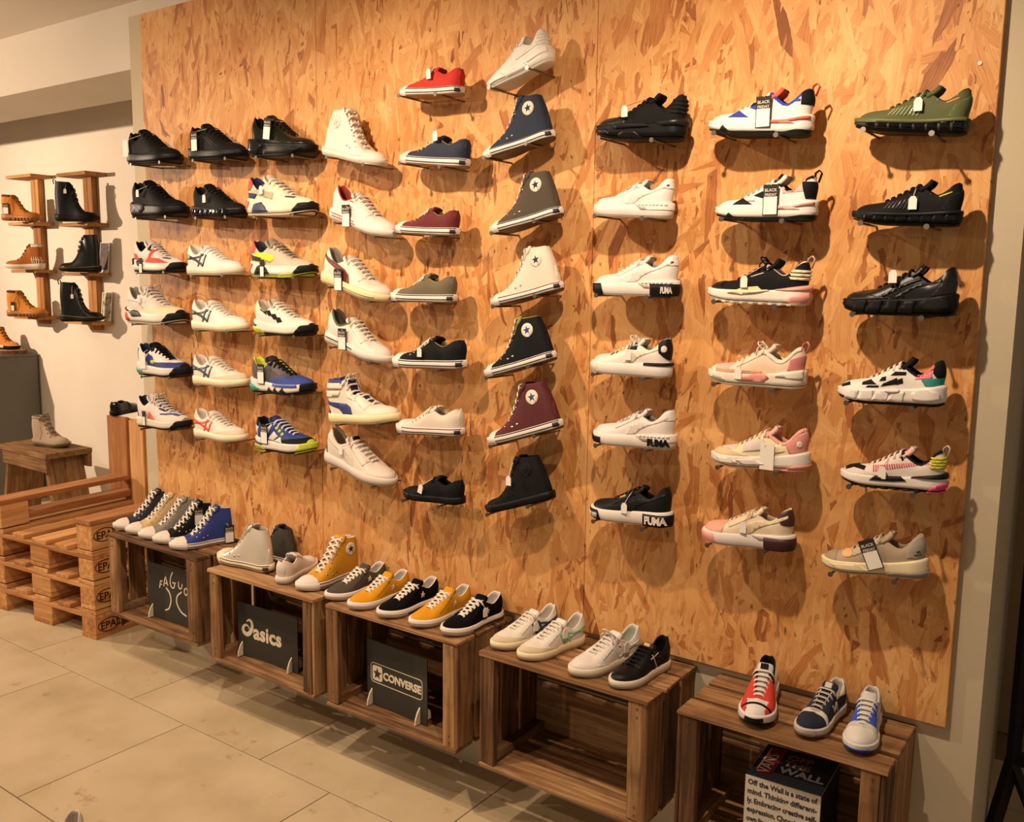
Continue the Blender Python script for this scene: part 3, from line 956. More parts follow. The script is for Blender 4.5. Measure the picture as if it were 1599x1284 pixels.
def ribbon_flat(pts, w):
    V, F = [], []
    m = len(pts)
    for i, p in enumerate(pts):
        d = (pts[min(i + 1, m - 1)] - pts[max(i - 1, 0)]).normalized()
        u = Vector((-d.z, 0, d.x))
        ww = w(i / max(1, m - 1)) if callable(w) else w
        for yy in (0, .0016):
            V.append(p + u * ww / 2 + Vector((0, yy, 0))); V.append(p - u * ww / 2 + Vector((0, yy, 0)))
    for i in range(m - 1):
        a, b = i * 4, (i + 1) * 4
        F += [(a, a + 1, b + 1, b), (a + 2, b + 2, b + 3, a + 3), (a, b, b + 2, a + 2), (a + 1, a + 3, b + 3, b + 1)]
    F += [(0, 2, 3, 1), ((m - 1) * 4, (m - 1) * 4 + 1, (m - 1) * 4 + 3, (m - 1) * 4 + 2)]
    return V, F
def curve2(pts, n=18):
    q = resample([(a, b, 0) for a, b in pts], n)
    return [(float(r_[0]), float(r_[1])) for r_ in q]

sb = sign_board(0.330, -0.165, .345, .250, 'dark board with a hand-drawn tree logo in a dark crate', math.radians(3))
TX = (math.pi / 2, 0, 0)
flat_strokes(sb, 'tree_letters', [
    curve2([(-.092, .142), (-.088, .160), (-.083, .176)]), curve2([(-.083, .176), (-.071, .177)]), curve2([(-.089, .160), (-.075, .161)]),
    curve2([(-.062, .155), (-.056, .180), (-.048, .203)]), curve2([(-.048, .203), (-.040, .182), (-.034, .163)]), curve2([(-.060, .172), (-.040, .172)]),
    curve2([(.003, .232), (-.012, .205), (-.016, .178), (-.006, .160), (.010, .162), (.014, .182)]), curve2([(-.001, .184), (.022, .184)]),
    curve2([(.042, .196), (.040, .176), (.048, .165), (.060, .170), (.066, .190)]),
    curve2([(.092, .175), (.082, .170), (.078, .155), (.086, .143), (.098, .150), (.100, .166), (.092, .175)])], .0062)
flat_strokes(sb, 'trunk_lines', [curve2([(-.046, .152), (-.022, .128), (-.016, .095), (-.032, .058), (-.058, .045)]),
                                 curve2([(.060, .152), (.030, .128), (.024, .095), (.050, .060), (.088, .046)])], .0068)
sb = sign_board(1.008, -0.205, .345, .222, 'dark board with the swirl logo and rounded lettering', math.radians(2))
flat_strokes(sb, 'swirl', [curve2([(-.118, .148), (-.104, .157), (-.090, .152), (-.085, .134), (-.096, .108), (-.116, .094), (-.136, .099), (-.140, .116), (-.126, .132), (-.110, .130), (-.103, .118)], 30)], lambda t: .004 + .014 * math.sin(math.pi * min(1, t * 1.05)) ** .8)
text_obj('lettering', 'asics', M_CREAM, sb, (-.078, -.0012, .086), TX, size=.086, bold=.0026, extrude=.0008, space=1.02)
sb = sign_board(1.712, -0.215, .300, .240, 'dark board with a star emblem and block lettering in a rounded frame', math.radians(-3))
def rrect(x0, z0, x1, z1, r):
    P = []
    for cx, cz, a0 in ((x1 - r, z1 - r, 0), (x0 + r, z1 - r, 90), (x0 + r, z0 + r, 180), (x1 - r, z0 + r, 270)):
        for k in range(6):
            a = math.radians(a0 + 18 * k); P.append((cx + r * math.cos(a), cz + r * math.sin(a)))
    return P
fr = rrect(-.128, .086, .128, .158, .014)
flat_strokes(sb, 'frame_line', [fr + [fr[0]]], .0022)
tile_ = rrect(-.120, .094, -.070, .150, .009)
em = mesh_obj('emblem_tile', [(a, -.0012, b) for a, b in tile_] + [(a, .0002, b) for a, b in tile_], [tuple(range(24))[::-1]] + [(i, (i + 1) % 24, 24 + (i + 1) % 24, 24 + i) for i in range(24)], M_CREAM, sb)
sp = []
for k in range(10):
    r_ = .023 if k % 2 == 0 else .0095
    a = math.pi / 2 + math.pi * k / 5
    sp.append((-.095 + r_ * math.cos(a), .121 + r_ * math.sin(a)))
mesh_obj('star', [(-.095, -.0022, .121)] + [(a, -.0022, b) for a, b in sp], [(0, 1 + (k + 1) % 10, 1 + k) for k in range(10)], M_SIGN, em)
text_obj('lettering', 'CONVERSE', M_CREAM, sb, (-.065, -.0012, .108), TX, size=.0385, bold=.0014, extrude=.0008, space=.98)

# ------------------------------------------------------------------ printed box in the right-hand crate
bx = tag(empty('printed_box', (3.098, -.130, CZ - CH + .0168), (0, 0, math.radians(3))), 'grey cardboard box printed all over with lettering inside a crate', 'box')
hb_ = .216
box('carton', (-.100, -.100, 0), (.100, .100, hb_), paper('#d6cec0'), bx, bevel=.001)
box('lid_print', (-.0985, -.0985, hb_ - .0005), (.0985, .0985, hb_ + .001), fabric('#23282c', .5, 'paper', .3), bx)
box('lid_band', (-.0985, -.0985, hb_ + .0005), (.0985, -.050, hb_ + .0016), fabric('#4c5a68', .5, 'paper', .3), bx)
box('logo_patch', (-.086, -.072, hb_ + .001), (-.040, .085, hb_ + .0021), fabric('#8c2a2c', .5, 'paper', .3), bx)
box('side_print', (.0995, -.0985, .002), (.1008, .0985, hb_ - .002), fabric('#2a2420', .5, 'paper', .3), bx)
for i, (wd, sz, yy, cc) in enumerate((('OFF', .036, .040, '#8a6f4e'), ('THE', .036, .004, '#8a6f4e'), ('WALL', .040, -.040, '#c9ccd0'))):
    text_obj('lid_lettering', wd, fabric(cc, .5, 'paper', .3), bx, (-.030, yy, hb_ + .002), (0, 0, 0), size=sz * 1.1, bold=.0014, extrude=.0004)
lg = text_obj('logo_lettering', 'VANS', M_TAGW, bx, (-.050, -.068, hb_ + .0024), (0, 0, math.pi / 2), size=.046, extrude=.0004)
flat_top = mesh_obj('logo_bar', [(-.084, -.056, hb_ + .0024), (-.080, -.056, hb_ + .0024), (-.080, .075, hb_ + .0024), (-.084, .075, hb_ + .0024), (-.084, -.056, hb_ + .001), (-.080, -.056, hb_ + .001), (-.080, .075, hb_ + .001), (-.084, .075, hb_ + .001)],
                    [(0, 1, 2, 3), (0, 4, 5, 1), (1, 5, 6, 2), (2, 6, 7, 3), (3, 7, 4, 0)], M_TAGW, bx)
def just(words_line, z):
    me_w = []
    words = words_line.split(' ')
    sz = .0205
    wd = []
    for w_ in words:
        me = text_mesh(w_, size=sz, bold=.0007, resol=2)
        xs_ = [v.co.x for v in me.vertices]
        wd.append((me, min(xs_), max(xs_)))
    tot = sum(b - a for _, a, b in wd)
    sp_ = (.184 - tot) / max(1, len(words) - 1)
    k = 1.0
    if sp_ < .004: k = (.184 - .004 * (len(words) - 1)) / tot; sp_ = .004
    x = -.092
    V, F = [], []
    for me, a, b in wd:
        o_ = len(V)
        V.extend([(x + (v.co.x - a) * k, -.1008, z + v.co.y) for v in me.vertices])
        F.extend([tuple(i + o_ for i in p.vertices) for p in me.polygons])
        x += (b - a) * k + sp_
        bpy.data.meshes.remove(me)
    mesh_obj('printed_line', V, F, fabric('#3a3a3a', .6, 'paper', .2), bx)
for i, ln_ in enumerate(('Off the Wall is a state of', 'mind. Thinking different-', 'ly. Embracing creative self-', 'expression. Choosing your', 'own line on your board and', 'in your life. When it all', 'into empty')):
    just(ln_, .193 - i * .0262)

# ------------------------------------------------------------------ pallet bench in the niche
BR = tag(empty('pallet_bench', (-0.325, -0.160, 0), (0, 0, math.radians(5))), 'bench built of stacked wooden pallets with slatted back beside the crates', 'bench')
PW, PD, PH = .86, .80, .150
def pb(nm, lo, hi, axis=None): return board(nm, lo, hi, M_PALLET, BR, .002, .0012, axis)
XB = [(-PW, -PW + .11), (-PW / 2 - .078, -PW / 2 + .078), (-.11, 0)]
def pallet(z):
    for a, b in XB:
        for c0 in (0.0, PD / 2 - .07, PD - .145):
            pb('block', (a, c0, z + .022), (b, c0 + .145, z + .100))
        pb('runner', (a, 0, z), (b, PD, z + .0215), 1)
    for c0 in (0.0, PD / 2 - .07, PD - .145):
        pb('cross_board', (-PW, c0, z + .1005), (0, c0 + .145, z + .122), 0)
    for a, b in ((-PW, -PW + .12), (-PW + .20, -PW + .30), (-PW / 2 - .06, -PW / 2 + .06), (-.30, -.20), (-.12, 0)):
        pb('deck_board', (a, 0, z + .1225), (b, PD, z + .144), 1)
for k in range(3): pallet(k * PH)
ZT = 3 * PH
for a, b in ((-PW, -PW + .11), (-.115, 0)):          # arm rests
    pb('arm_block', (a, .0, ZT), (b, .155, ZT + .125))
    pb('arm_rail', (a + .01, .155, ZT + .02), (b - .01, PD, ZT + .06), 1)
    pb('arm_board', (a - .004, -.006, ZT + .1255), (b + .004, PD - .02, ZT + .150), 1)
for i, (a, b) in enumerate(((-PW - .10, -PW + .075), (-PW + .10, -PW + .225), (-PW + .25, -PW + .33), (-.42, -.28), (-.22, -.08))):
    pb('back_slat', (a, PD + .002, .30), (b, PD + .026, .925 if i else .94), 2)
pb('back_rail', (-PW - .09, PD + .027, .84), (-.05, PD + .049, .93), 0)
pb('back_rail', (-PW - .09, PD + .027, .47), (-.05, PD + .049, .57), 0)
# burnt-in stamps on the right-hand side blocks
M_BURN = fabric('#2e1c10', .8, 'paper', .1)
for z in (.022, PH + .022, 2 * PH + .022, ZT + .03):
    y0 = .0725
    parts = []
    ring = [(y0 + .060 * math.cos(a), z + .039 + .032 * math.sin(a)) for a in np.linspace(0, 2 * math.pi, 37)[:-1]]
    V, F = tube([(.0006, p, q) for p, q in ring], .0022, 4, True)
    st_ = mesh_obj('stamp_ring', V, F, M_BURN, BR)
    text_obj('stamp_lettering', 'EPAL', M_BURN, BR, (.0012, y0 - .047, z + .021), (math.pi / 2, 0, math.pi / 2), size=.052, bold=.0004, extrude=.0005)
pb_l = mesh_obj('stamp_mark', *tube([(-.48, .30, ZT - .0055), (-.40, .30, ZT - .0055)], .012, 4), M_BURN, BR)

# ------------------------------------------------------------------ old stool, plinth, wall shelves in the niche
ST = tag(empty('wooden_stool', (-2.54, .78, 0)), 'old rough wooden stool standing against the grey plinth', 'stool')
w2, d2, zt = .33, .165, .585
board('seat', (-w2, -d2, zt - .035), (w2, d2, zt), M_OLD, ST, .004, .003)
board('apron', (-w2 + .06, -d2 + .004, zt - .13), (w2 - .005, -d2 + .03, zt - .036), M_OLD, ST, .003, .003)
board('apron', (-w2 + .06, d2 - .03, zt - .13), (w2 - .005, d2 - .004, zt - .036), M_OLD, ST, .003, .003)
for s in (-1, 1):
    lg_ = board('plank_leg', (s * (w2 - .02) - .015, -d2 + .034, -.002), (s * (w2 - .02) + .015, d2 - .034, zt - .034), M_OLD, ST, .003, .002, 2)
    lg_.rotation_euler = (0, -math.pi / 2 - s * .26, 0)
PL = tag(empty('display_plinth', (-3.83, .92, 0)), 'grey painted display plinth at the left edge', 'plinth')
box('plinth_body', (-.40, -.31, 0), (.395, .31, 1.140), M_PLINTH, PL, bevel=.003)
box('plinth_top', (-.405, -.315, 1.1405), (.400, .315, 1.160), M_PLINTH, PL, bevel=.003)
sl = tag(empty('wood_slice', (-3.555, 1.085, 1.1605)), 'round wood slice lying on the grey plinth under a hiking boot', 'wood slice')
n = 26
ring = [(.120 * (1 + .04 * math.sin(3 * a + 1)) * math.cos(a), .118 * (1 + .04 * math.sin(4 * a)) * math.sin(a)) for a in np.linspace(0, 2 * math.pi, n + 1)[:-1]]
mesh_obj('bark', [(a, b, 0) for a, b in ring] + [(a, b, .03) for a, b in ring], [(i, (i + 1) % n, n + (i + 1) % n, n + i) for i in range(n)] + [tuple(range(n))[::-1]], M_OLD, sl)
mesh_obj('cut_face', [(a * .97, b * .97, .0302) for a, b in ring] + [(a * .97, b * .97, .028) for a, b in ring], [tuple(range(n))] + [(i, n + i, n + (i + 1) % n, (i + 1) % n) for i in range(n)], M_SHELF, sl)

def shelf_post(x0, x1, z0, z1, label, zs_, xr):
    root = tag(empty('boot_shelf', ((x0 + x1) / 2, 1.25, z0)), label, 'shelf', 'boot shelves on the niche wall')
    cx = (x0 + x1) / 2
    zz = sorted(zs_)
    for lo_z, hi_z in [(z0, zz[0] - .0245)] * (zz[0] - .03 > z0) + [(zz[i] + .0005, zz[i + 1] - .0245) for i in range(len(zz) - 1)]:
        for a, b in ((-.055, -.002), (.002, .055)):
            board('post', (a, -.045, lo_z - z0), (b, -.001, hi_z - z0), M_SHELF, root, .002, .0)
    for z_ in zs_:
        board('shelf_board', (x0 - cx, -.165, z_ - z0 - .024), (x1 - cx, -.001, z_ - z0), M_SHELF, root, .002, .001)
    return root
SZ_L = (2.512, 2.166, 1.812, 1.462); SZ_R = (2.490, 2.142, 1.794, 1.450)
shelf_post(-3.470, -3.105, 1.40, 2.487, 'wooden post shelf holding three tan boots', SZ_L, 0)
shelf_post(-2.745, -2.375, 1.38, 2.465, 'wooden post shelf holding three black boots', SZ_R, 0)
for (x, y, z, w, h, c1, label) in ((-2.405, 1.205, SZ_R[2] + .0005, .115, .215, '#3a2620', 'dark picture card leaning behind the middle black boot'), (-2.405, 1.205, SZ_R[3] + .0005, .125, .205, '#a89a80', 'pale flowery picture card leaning behind the lowest black boot')):
    cr_ = tag(empty('picture_card', (x, y, z), (math.radians(-6), 0, 0)), label, 'card', 'picture cards on the boot shelf')
    box('card', (-w / 2, 0, 0), (w / 2, .003, h), M_TAGW, cr_)
    t_ = NT('card_print_' + c1[1:])
    tc_ = t_.n('ShaderNodeTexCoord'); nz_ = t_.n('ShaderNodeTexNoise'); nz_.inputs['Scale'].default_value = 28; nz_.inputs['Detail'].default_value = 3
    t_.l(tc_.outputs['Object'], nz_.inputs['Vector'])
    t_.l(t_.ramp(nz_.outputs[0], [(.35, '#241a16' if c1 == '#3a2620' else '#5b4a30'), (.5, c1), (.66, '#6b3b32' if c1 == '#3a2620' else '#d8cfb8')]), t_.b.inputs['Base Color'])
    box('print', (-w / 2 + .006, -.0008, .02), (w / 2 - .006, .0004, h - .006), t_.m, cr_)

# ------------------------------------------------------------------ black glass cabinet at the right edge
GC = tag(empty('glass_cabinet', (3.93, .55, 0)), 'black metal framed glass cabinet on slanted legs at the right edge', 'cabinet')
def bar(nm, a, b, r=.013): 
    return mesh_obj(nm, *tube([a, b], r * 1.35, 4), M_BLACKM, GC)
X0, X1, Y0, Y1, Z0, Z1 = -.355, .40, -.24, .22, .455, 2.25
for x in (X0, X1):
    for y in (Y0, Y1): bar('frame_post', (x, y, Z0), (x, y, Z1))
for z in (Z0, Z1):
    bar('frame_rail', (X0, Y0, z), (X1, Y0, z)); bar('frame_rail', (X0, Y1, z), (X1, Y1, z))
    bar('frame_rail', (X0, Y0, z), (X0, Y1, z)); bar('frame_rail', (X1, Y0, z), (X1, Y1, z))
for x, s in ((X0, -1), (X1, 1)):
    for y in (Y0, Y1):
        bar('leg', (x, y, Z0), (x + s * .075, y, 0.0), .014)
        bar('brace', (x, y, Z0 - .01), (x - s * .20, y, 0.0), .012)
box('cabinet_floor', (X0, Y0, Z0 + .01), (X1, Y1, Z0 + .03), M_BLACKM, GC)
gl = NT('cabinet_glass'); gl.b.inputs['Transmission Weight'].default_value = 1.0; gl.b.inputs['Roughness'].default_value = 0.02; gl.b.inputs['Base Color'].default_value = (.86, .9, .84, 1); gl.b.inputs['IOR'].default_value = 1.45
box('pane', (X0 + .02, Y0 - .002, Z0 + .03), (X1 - .02, Y0 + .002, Z1 - .02), gl.m, GC)
box('pane', (X0 - .002, Y0 + .02, Z0 + .03), (X0 + .002, Y1 - .02, Z1 - .02), gl.m, GC)

# ------------------------------------------------------------------ shoe designs
WHT, CRM, BLK, NVY = '#e9e4dc', '#dccfae', '#121214', '#1b2238'
def eyelets(style, n=6, r=.011, off=.026):
    lp = resample(STYLES[style]['loop'], 160)
    ic = int(np.argmax((lp[:, 0] > .30) * lp[:, 1])); s_ = lp[ic:]
    out = []
    for q in np.linspace(.04, .93, n):
        i = int(q * (len(s_) - 1)); j = min(i + 3, len(s_) - 1); k = max(i - 3, 0)
        d = np.array([s_[j, 0] - s_[k, 0], s_[j, 1] - s_[k, 1]]); d /= np.linalg.norm(d) + 1e-9
        nn = np.array([d[1], -d[0]]); nn = nn if nn[1] < 0 else -nn
        c = np.array([s_[i, 0], s_[i, 1]]) + nn * off
        out += disc(c[0], c[1], r, 8)
    return out
def eyestay(style, w=.06):
    lp = resample(STYLES[style]['loop'], 160)
    ic = int(np.argmax((lp[:, 0] > .30) * lp[:, 1])); s_ = lp[ic:][::12]
    return stroke([(a, b) for a, b, _ in s_], 2 * w)
def topline(style, w=.05):
    """collar band round the ankle"""
    lp = resample(STYLES[style]['loop'], 160)
    ic = int(np.argmax((lp[:, 0] > .30) * lp[:, 1])); s_ = lp[4:ic + 1:8]
    return stroke([(a, b) for a, b, _ in s_], 2 * w)
def sole_line(style, f0, f1, w, x0=.0, x1=1.0):
    """a line along the sole at a fraction of its height"""
    ls = Last.get(style)
    xs = np.linspace(x0, x1, 14)
    b = ls.zb(xs); t_ = ls.zs(xs)
    return stroke([(float(x), float(bb + (tt - bb) * (f0 + (f1 - f0) * k / 13))) for k, (x, bb, tt) in enumerate(zip(xs, b, t_))], w)
def rand_line(style, w=.008, off=-.002, x0=.0, x1=1.0):
    ls = Last.get(style); xs = np.linspace(x0, x1, 14)
    return stroke([(float(x), float(z) + off) for x, z in zip(xs, ls.zs(xs))], w)
def mudguard(style, hs, x0=.3, x1=1.02):
    ls = Last.get(style); xs = np.linspace(x0, x1, 9)
    h = np.interp(xs, np.linspace(x0, x1, len(hs)), hs)
    z = ls.zs(xs) - .02
    return band([(float(a), float(b + c)) for a, b, c in zip(xs, z, h)], [(float(a), float(b)) for a, b in zip(xs, z)])
def heelpart(x, z0, z1, lean=.0): return [[(-.1, z0), (x, z0), (x + lean, z1), (-.1, z1)]]
def toerub(x=.93, z0=.0, z1=.20, lean=-.02): return [[(x, z0), (1.2, z0), (1.2, z1), (x + lean, z1)]]

def chuck(style, col, line='#23232e', capc='#e4dad0', solec='#e4dad0', patch=None, vis=1, mono=False, eye='#b9b2a6', ln2=None):
    P = []
    hi = style == 'chuck_high'
    if not mono:
        P.append(('toe_cap', 'u', [[(.815, .02), (.77, .30), (1.2, .3), (1.2, .02)]], capc, .006, rubber))
        P.append(('foxing_stripe', 's', sole_line(style, .42, .42, .011, .0, .80), line, .003))
        P.append(('rand_line', 's', rand_line(style, .009, -.006), ln2 or line, .0035))
        P.append(('heel_plate', 's', rect(.005, .03, .055, .078), line, .004))
    P.append(('toe_bumper', 's', [[(.80, 0), (1.2, 0), (1.2, .15), (.80, .15)]], solec, .007))
    P.append(('eyelets', 'u', eyelets(style, 7 if hi else 6), eye if not mono else col, .005, (lambda c: metal(c)) if not mono else None))
    P.append(('heel_strip', 'u', [[(-.1, .09), (.028, .09), (.05 if hi else .03, .6), (-.1, .6)]], col, .003))
    if hi:
        P.append(('vent_eyelets', 'u', disc(.485, .165, .013, 10) + disc(.55, .15, .013, 10), eye if not mono else col, .005, (lambda c: metal(c)) if not mono else None))
    if patch:
        pc, sc_ = patch
        P.append(('ankle_patch', 'u', disc(.225, .405, .080, 18), pc, .005, None, vis))
        P.append(('patch_star', 'u', star(.225, .405, .050), sc_, .0075, None, vis))
    return P

def tiger(col):
    return [('side_stripes', 'u', stroke([(.03, .255), (.14, .225), (.28, .18), (.41, .12)], .030, .03) + stroke([(.05, .20), (.2, .205), (.33, .225), (.42, .255)], .024, .024)
             + stroke([(.375, .265), (.30, .09)], .03) + stroke([(.475, .25), (.395, .09)], .03), col, .005, leather)]
def form(col, d=.005, z=0.0, mk=None):
    t_ = [(.04, .315 + z), (.15, .275 + z), (.28, .25 + z), (.40, .225 + z), (.48, .185 + z), (.53, .09 + z)]
    b_ = [(.04, .285 + z), (.15, .235 + z), (.28, .19 + z), (.36, .15 + z), (.41, .10 + z), (.43, .08 + z)]
    return [('form_stripe', 'u', band(t_, b_), col, d, mk)]
def gel_sole(col):
    P = []
    pods = []
    for k in range(8):
        a = .02 + k * .108; z0, z1 = .035 + .03 * max(0, (a - .6)) * 2, .115
        pods += [[(a, z0), (a + .085, z0), (a + .095, z1), (a + .01, z1)]]
    P.append(('gel_pods', 's', pods, col, .010, lambda c: rubber(c, .16)))
    return P

SPEC = {}
def S(key, label, style, up, **kw): SPEC[key] = (label, style, up, kw)
BK = dict(lace=BLK, lining=BLK, sole='#101012', out='#0c0c0e')

S('1.1', 'black knit sneaker with a blank white card at its heel, top row far left', 'slim_runner', '#141416', **BK, tagspec=('paper', .06, .20, dict(dy=.02)), panels=[('mudguard', 'u', mudguard('slim_runner', [.03, .06, .09]), '#0e0e10', .004)])
S('1.2', 'black tapered runner with a half-dark card hanging by its heel', 'slim_runner', '#151417', **BK, tagspec=('friday', .22, .22), panels=[('side_rib', 'u', stroke([(.35, .28), (.6, .15)], .012) + stroke([(.42, .27), (.68, .15)], .012), '#26242a', .004), ('sole_flash', 's', sole_line('slim_runner', .6, .6, .012, .5, .95), '#2b2a20', .004)])
S('1.3', 'glossy black-green bulky sneaker with a half-dark card on its side, top row', 'chunky', '#171a14', **BK, umat=lambda c: leather(c, .22), tagspec=('friday', .40, .30, dict(tilt=.15)), panels=[('heel_pod', 's', [[(.0, .03), (.2, .03), (.3, .12), (.2, .2), (.0, .2)]], '#1a1d1f', .02, lambda c: rubber(c, .2)), ('sole_wave', 's', [[(.3, .02), (.8, .02), (.95, .1), (.4, .12)]], '#1d1f16', .014), ('toe_guard', 'u', mudguard('chunky', [.03, .06, .10], .55), '#20241a', .006, lambda c: leather(c, .2))])
S('2.1', 'black sneaker with a grey bubble on the midsole and an orange heel dot', 'chunky', '#101016', **BK, tagspec=('small', .26, .30), panels=[('side_bubble', 's', disc(.26, .13, .10, 16, .62), '#3c3c42', .016), ('heel_dot', 's', [[(-.1, .10), (.03, .10), (.05, .18), (-.1, .18)]], '#e2653c', .008)])
S('2.2', 'all-black runner on a segmented black sole with a tag on a red string', 'slim_runner', '#17171a', **BK, tagspec=('small', .36, .24, dict(string='r')), panels=gel_sole('#0c0c0e') + [('sole_edge', 's', rand_line('slim_runner', .03, -.005), '#2a2a2c', .008)])
S('2.3', 'cream chunky sneaker with red heel collar, navy wedge and black toe', 'runner', '#dccfb2', sole='#e0d5bc', lace='#e3d9c4', lining='#23264a', tongue='#d9cdb4', tagspec=('small', .33, .27), bow=False,
  panels=[('heel_collar', 'u', heelpart(.13, .27, .6, .06), '#c94a38', .006), ('form_panel', 'u', [[(.10, .24), (.5, .17), (.52, .24), (.2, .285)]], '#a9a08c', .005), ('heel_wedge', 'u', [[(.02, .20), (.2, .18), (.24, .23), (.05, .25)]], '#2c3354', .006),
          ('sole_heel', 's', [[(-.1, .02), (.06, .04), (.13, .15), (-.1, .2)]], '#cf4c3c', .007), ('sole_wedge', 's', [[(.17, .03), (.44, .04), (.38, .10), (.32, .145), (.2, .12)]], '#2c3354', .010), ('toe_rubber', 's', toerub(.80, .0, .2, .17), '#19191b', .006), ('toe_guard', 'u', toerub(.955, .05, .185, .02), '#19191b', .006), ('toe_line', 'u', stroke([(.70, .20), (.80, .195)], .012), '#2c3354', .005)])
S('3.1', 'white chunky sneaker with red overlays and black heel pods', 'runner', '#ddd4cb', sole='#e4dcd2', out='#1b1b1c', lace='#d8cfc6', lining=BLK, tagspec=('slim', .28, .09, dict(anchor=(.28, -.13, .2))),
  panels=[('red_overlay', 'u', [[(.0, .18), (.2, .17), (.16, .24), (.0, .27)], [(.33, .12), (.62, .12), (.50, .2), (.42, .2)], [(.42, .2), (.5, .2), (.56, .30), (.50, .31)], [(.5, .2), (.62, .12), (.9, .13), (.70, .19)]], '#c7412f', .006), ('heel_pod', 's', disc(.06, .15, .05, 14) + disc(.24, .13, .06, 14, .8), '#1a1a1e', .014), ('toe_rubber', 's', toerub(.82, .0, .16, .14), '#17171a', .006), ('tongue_net', 'u', [[(.40, .30), (.5, .28), (.44, .36), (.38, .37)]], '#202022', .004), ('toe_line', 'u', stroke([(.74, .2), (.86, .19)], .01), '#1a1a1a', .004)])
S('3.2', 'white low court shoe with black-navy crossing stripes', 'court', WHT, sole='#e0d6bd', lace=WHT, lining='#ddd6c8', panels=tiger('#1d2230'))
S('3.3', 'beige chunky sneaker with neon yellow stripe, red heel and lime sole', 'runner', '#b9ac98', sole='#e3ddd0', out='#b6c03a', lace='#8f8676', lining='#22233a', tongue='#8f8676', tagspec=('slim', .30, .10, dict(anchor=(.31, -.13, .28))),
  panels=[('heel_collar', 'u', heelpart(.13, .28, .6, .06), '#d4503c', .006), ('form_panel', 'u', [[(.08, .24), (.42, .17), (.48, .2), (.46, .25), (.2, .29)]], '#c4cf2f', .005), ('heel_wedge', 'u', [[(.02, .20), (.22, .18), (.26, .22), (.03, .26)]], '#2a2b2e', .006), ('sole_heel', 's', [[(-.1, .02), (.04, .04), (.13, .15), (-.1, .2)]], '#d4503c', .007), ('sole_wedge', 's', [[(.15, .03), (.42, .04), (.36, .10), (.30, .15), (.2, .12)]], '#1c1c20', .010), ('toe_rubber', 's', toerub(.80, .0, .2, .17), '#19191b', .006), ('toe_guard', 'u', toerub(.955, .05, .185, .02), '#19191b', .006), ('lime_tread', 's', [[(.55, -.1), (.85, -.1), (.9, .05), (.6, .03)]], '#b6c03a', .006)])
S('4.1', 'white and cream sneaker with red heel block and black swoosh piece', 'runner', '#dcd2c6', sole='#e4dcd2', out='#cfc6b8', lace='#d9d0c6', lining='#8b8a7c', tagspec=('small', .38, .29), bow=True,
  panels=[('toe_panel', 'u', mudguard('runner', [.05, .10, .12], .45), '#d9c9a8', .005), ('red_heel', 's', [[(-.1, .02), (.12, .02), (.16, .05), (.10, .12), (-.1, .14)]], '#c43a2c', .010), ('black_wedge', 's', [[(.16, .13), (.22, .08), (.40, .09), (.36, .13), (.25, .165)], [(.03, .19), (.03, .165), (.14, .14), (.16, .15)]], '#26302c', .011), ('toe_rubber', 's', toerub(.80, .0, .2, .17), '#17171a', .007), ('toe_guard', 'u', toerub(.95, .05, .18, .0), '#17171a', .006), ('side_line', 'u', stroke([(.08, .27), (.3, .25), (.42, .18)], .01), '#b9aea0', .004)])
S('4.2', 'white low court shoe with dark green crossing stripes on a cream sole', 'court', WHT, sole='#dfd3b6', lace='#d9cfc4', lining='#d6cdbd', panels=tiger('#23392f'))
S('4.3', 'white sneaker with black zigzag side pieces and a lime heel bubble', 'runner', '#e2dbd0', sole='#e4ddd2', out='#18181a', lace='#cfc5b2', lining='#b9ad9a', tongue='#b5aa98',
  panels=[('zigzag', 'u', [[(.14, .31), (.26, .29), (.30, .24), (.24, .26)], [(.26, .29), (.34, .30), (.40, .235), (.34, .23)], [(.36, .25), (.46, .26), (.52, .2), (.44, .19)], [(.46, .22), (.56, .22), (.62, .17), (.52, .155)]], '#1a1a1a', .006), ('lime_heel', 's', [[(-.1, .01), (.25, .01), (.22, .07), (.05, .10), (-.1, .12)]], '#b9c24a', .010, lambda c: rubber(c, .25)), ('heel_line', 's', stroke([(-.02, .13), (.12, .11)], .02), '#20222a', .008), ('toe_rubber', 's', toerub(.80, .0, .2, .17), '#17171a', .008), ('toe_guard', 'u', toerub(.95, .05, .185, .02), '#17171a', .007), ('heel_tab', 'u', heelpart(.06, .26, .38, .02), '#c8d24a', .005)])
S('5.1', 'navy and white sneaker with big blank card, black laces, lime details', 'runner', '#e0d9d2', sole='#ded8d0', out='#1a1a1e', lace='#141416', lining='#1a2140', tongue='#121216', tagspec=('paper', .24, .20, dict(anchor=(.30, -.10, .34))),
  panels=[('navy_side', 'u', mudguard('runner', [.07, .09, .09], .3) + [[(.25, .2), (.5, .13), (.42, .26), (.3, .3)]], '#26346e', .005), ('heel_tab', 'u', heelpart(.06, .2, .36, .02), '#26346e', .005), ('lime_badge', 'u', disc(.43, .19, .05, 14, .5) + disc(.24, .31, .035, 12, .7), '#b9c24a', .009), ('teal_heel', 's', [[(-.1, .01), (.2, .01), (.2, .08), (-.1, .12)]], '#5f8f80', .010), ('toe_rubber', 's', toerub(.80, .0, .2, .17), '#17171c', .007), ('toe_guard', 'u', toerub(.94, .05, .2, .0), '#17171c', .006)])
S('5.2', 'white low court shoe with teal-blue crossing stripes and beige toe', 'court', '#e2dacd', sole='#dccfae', lace='#cfc3b4', lining='#cfc2b4', panels=tiger('#2b4a5c') + [('toe_panel', 'u', mudguard('court', [.02, .07, .09], .42), '#cbb9a3', .005, lambda c: fabric(c, .9, 'suede'))])
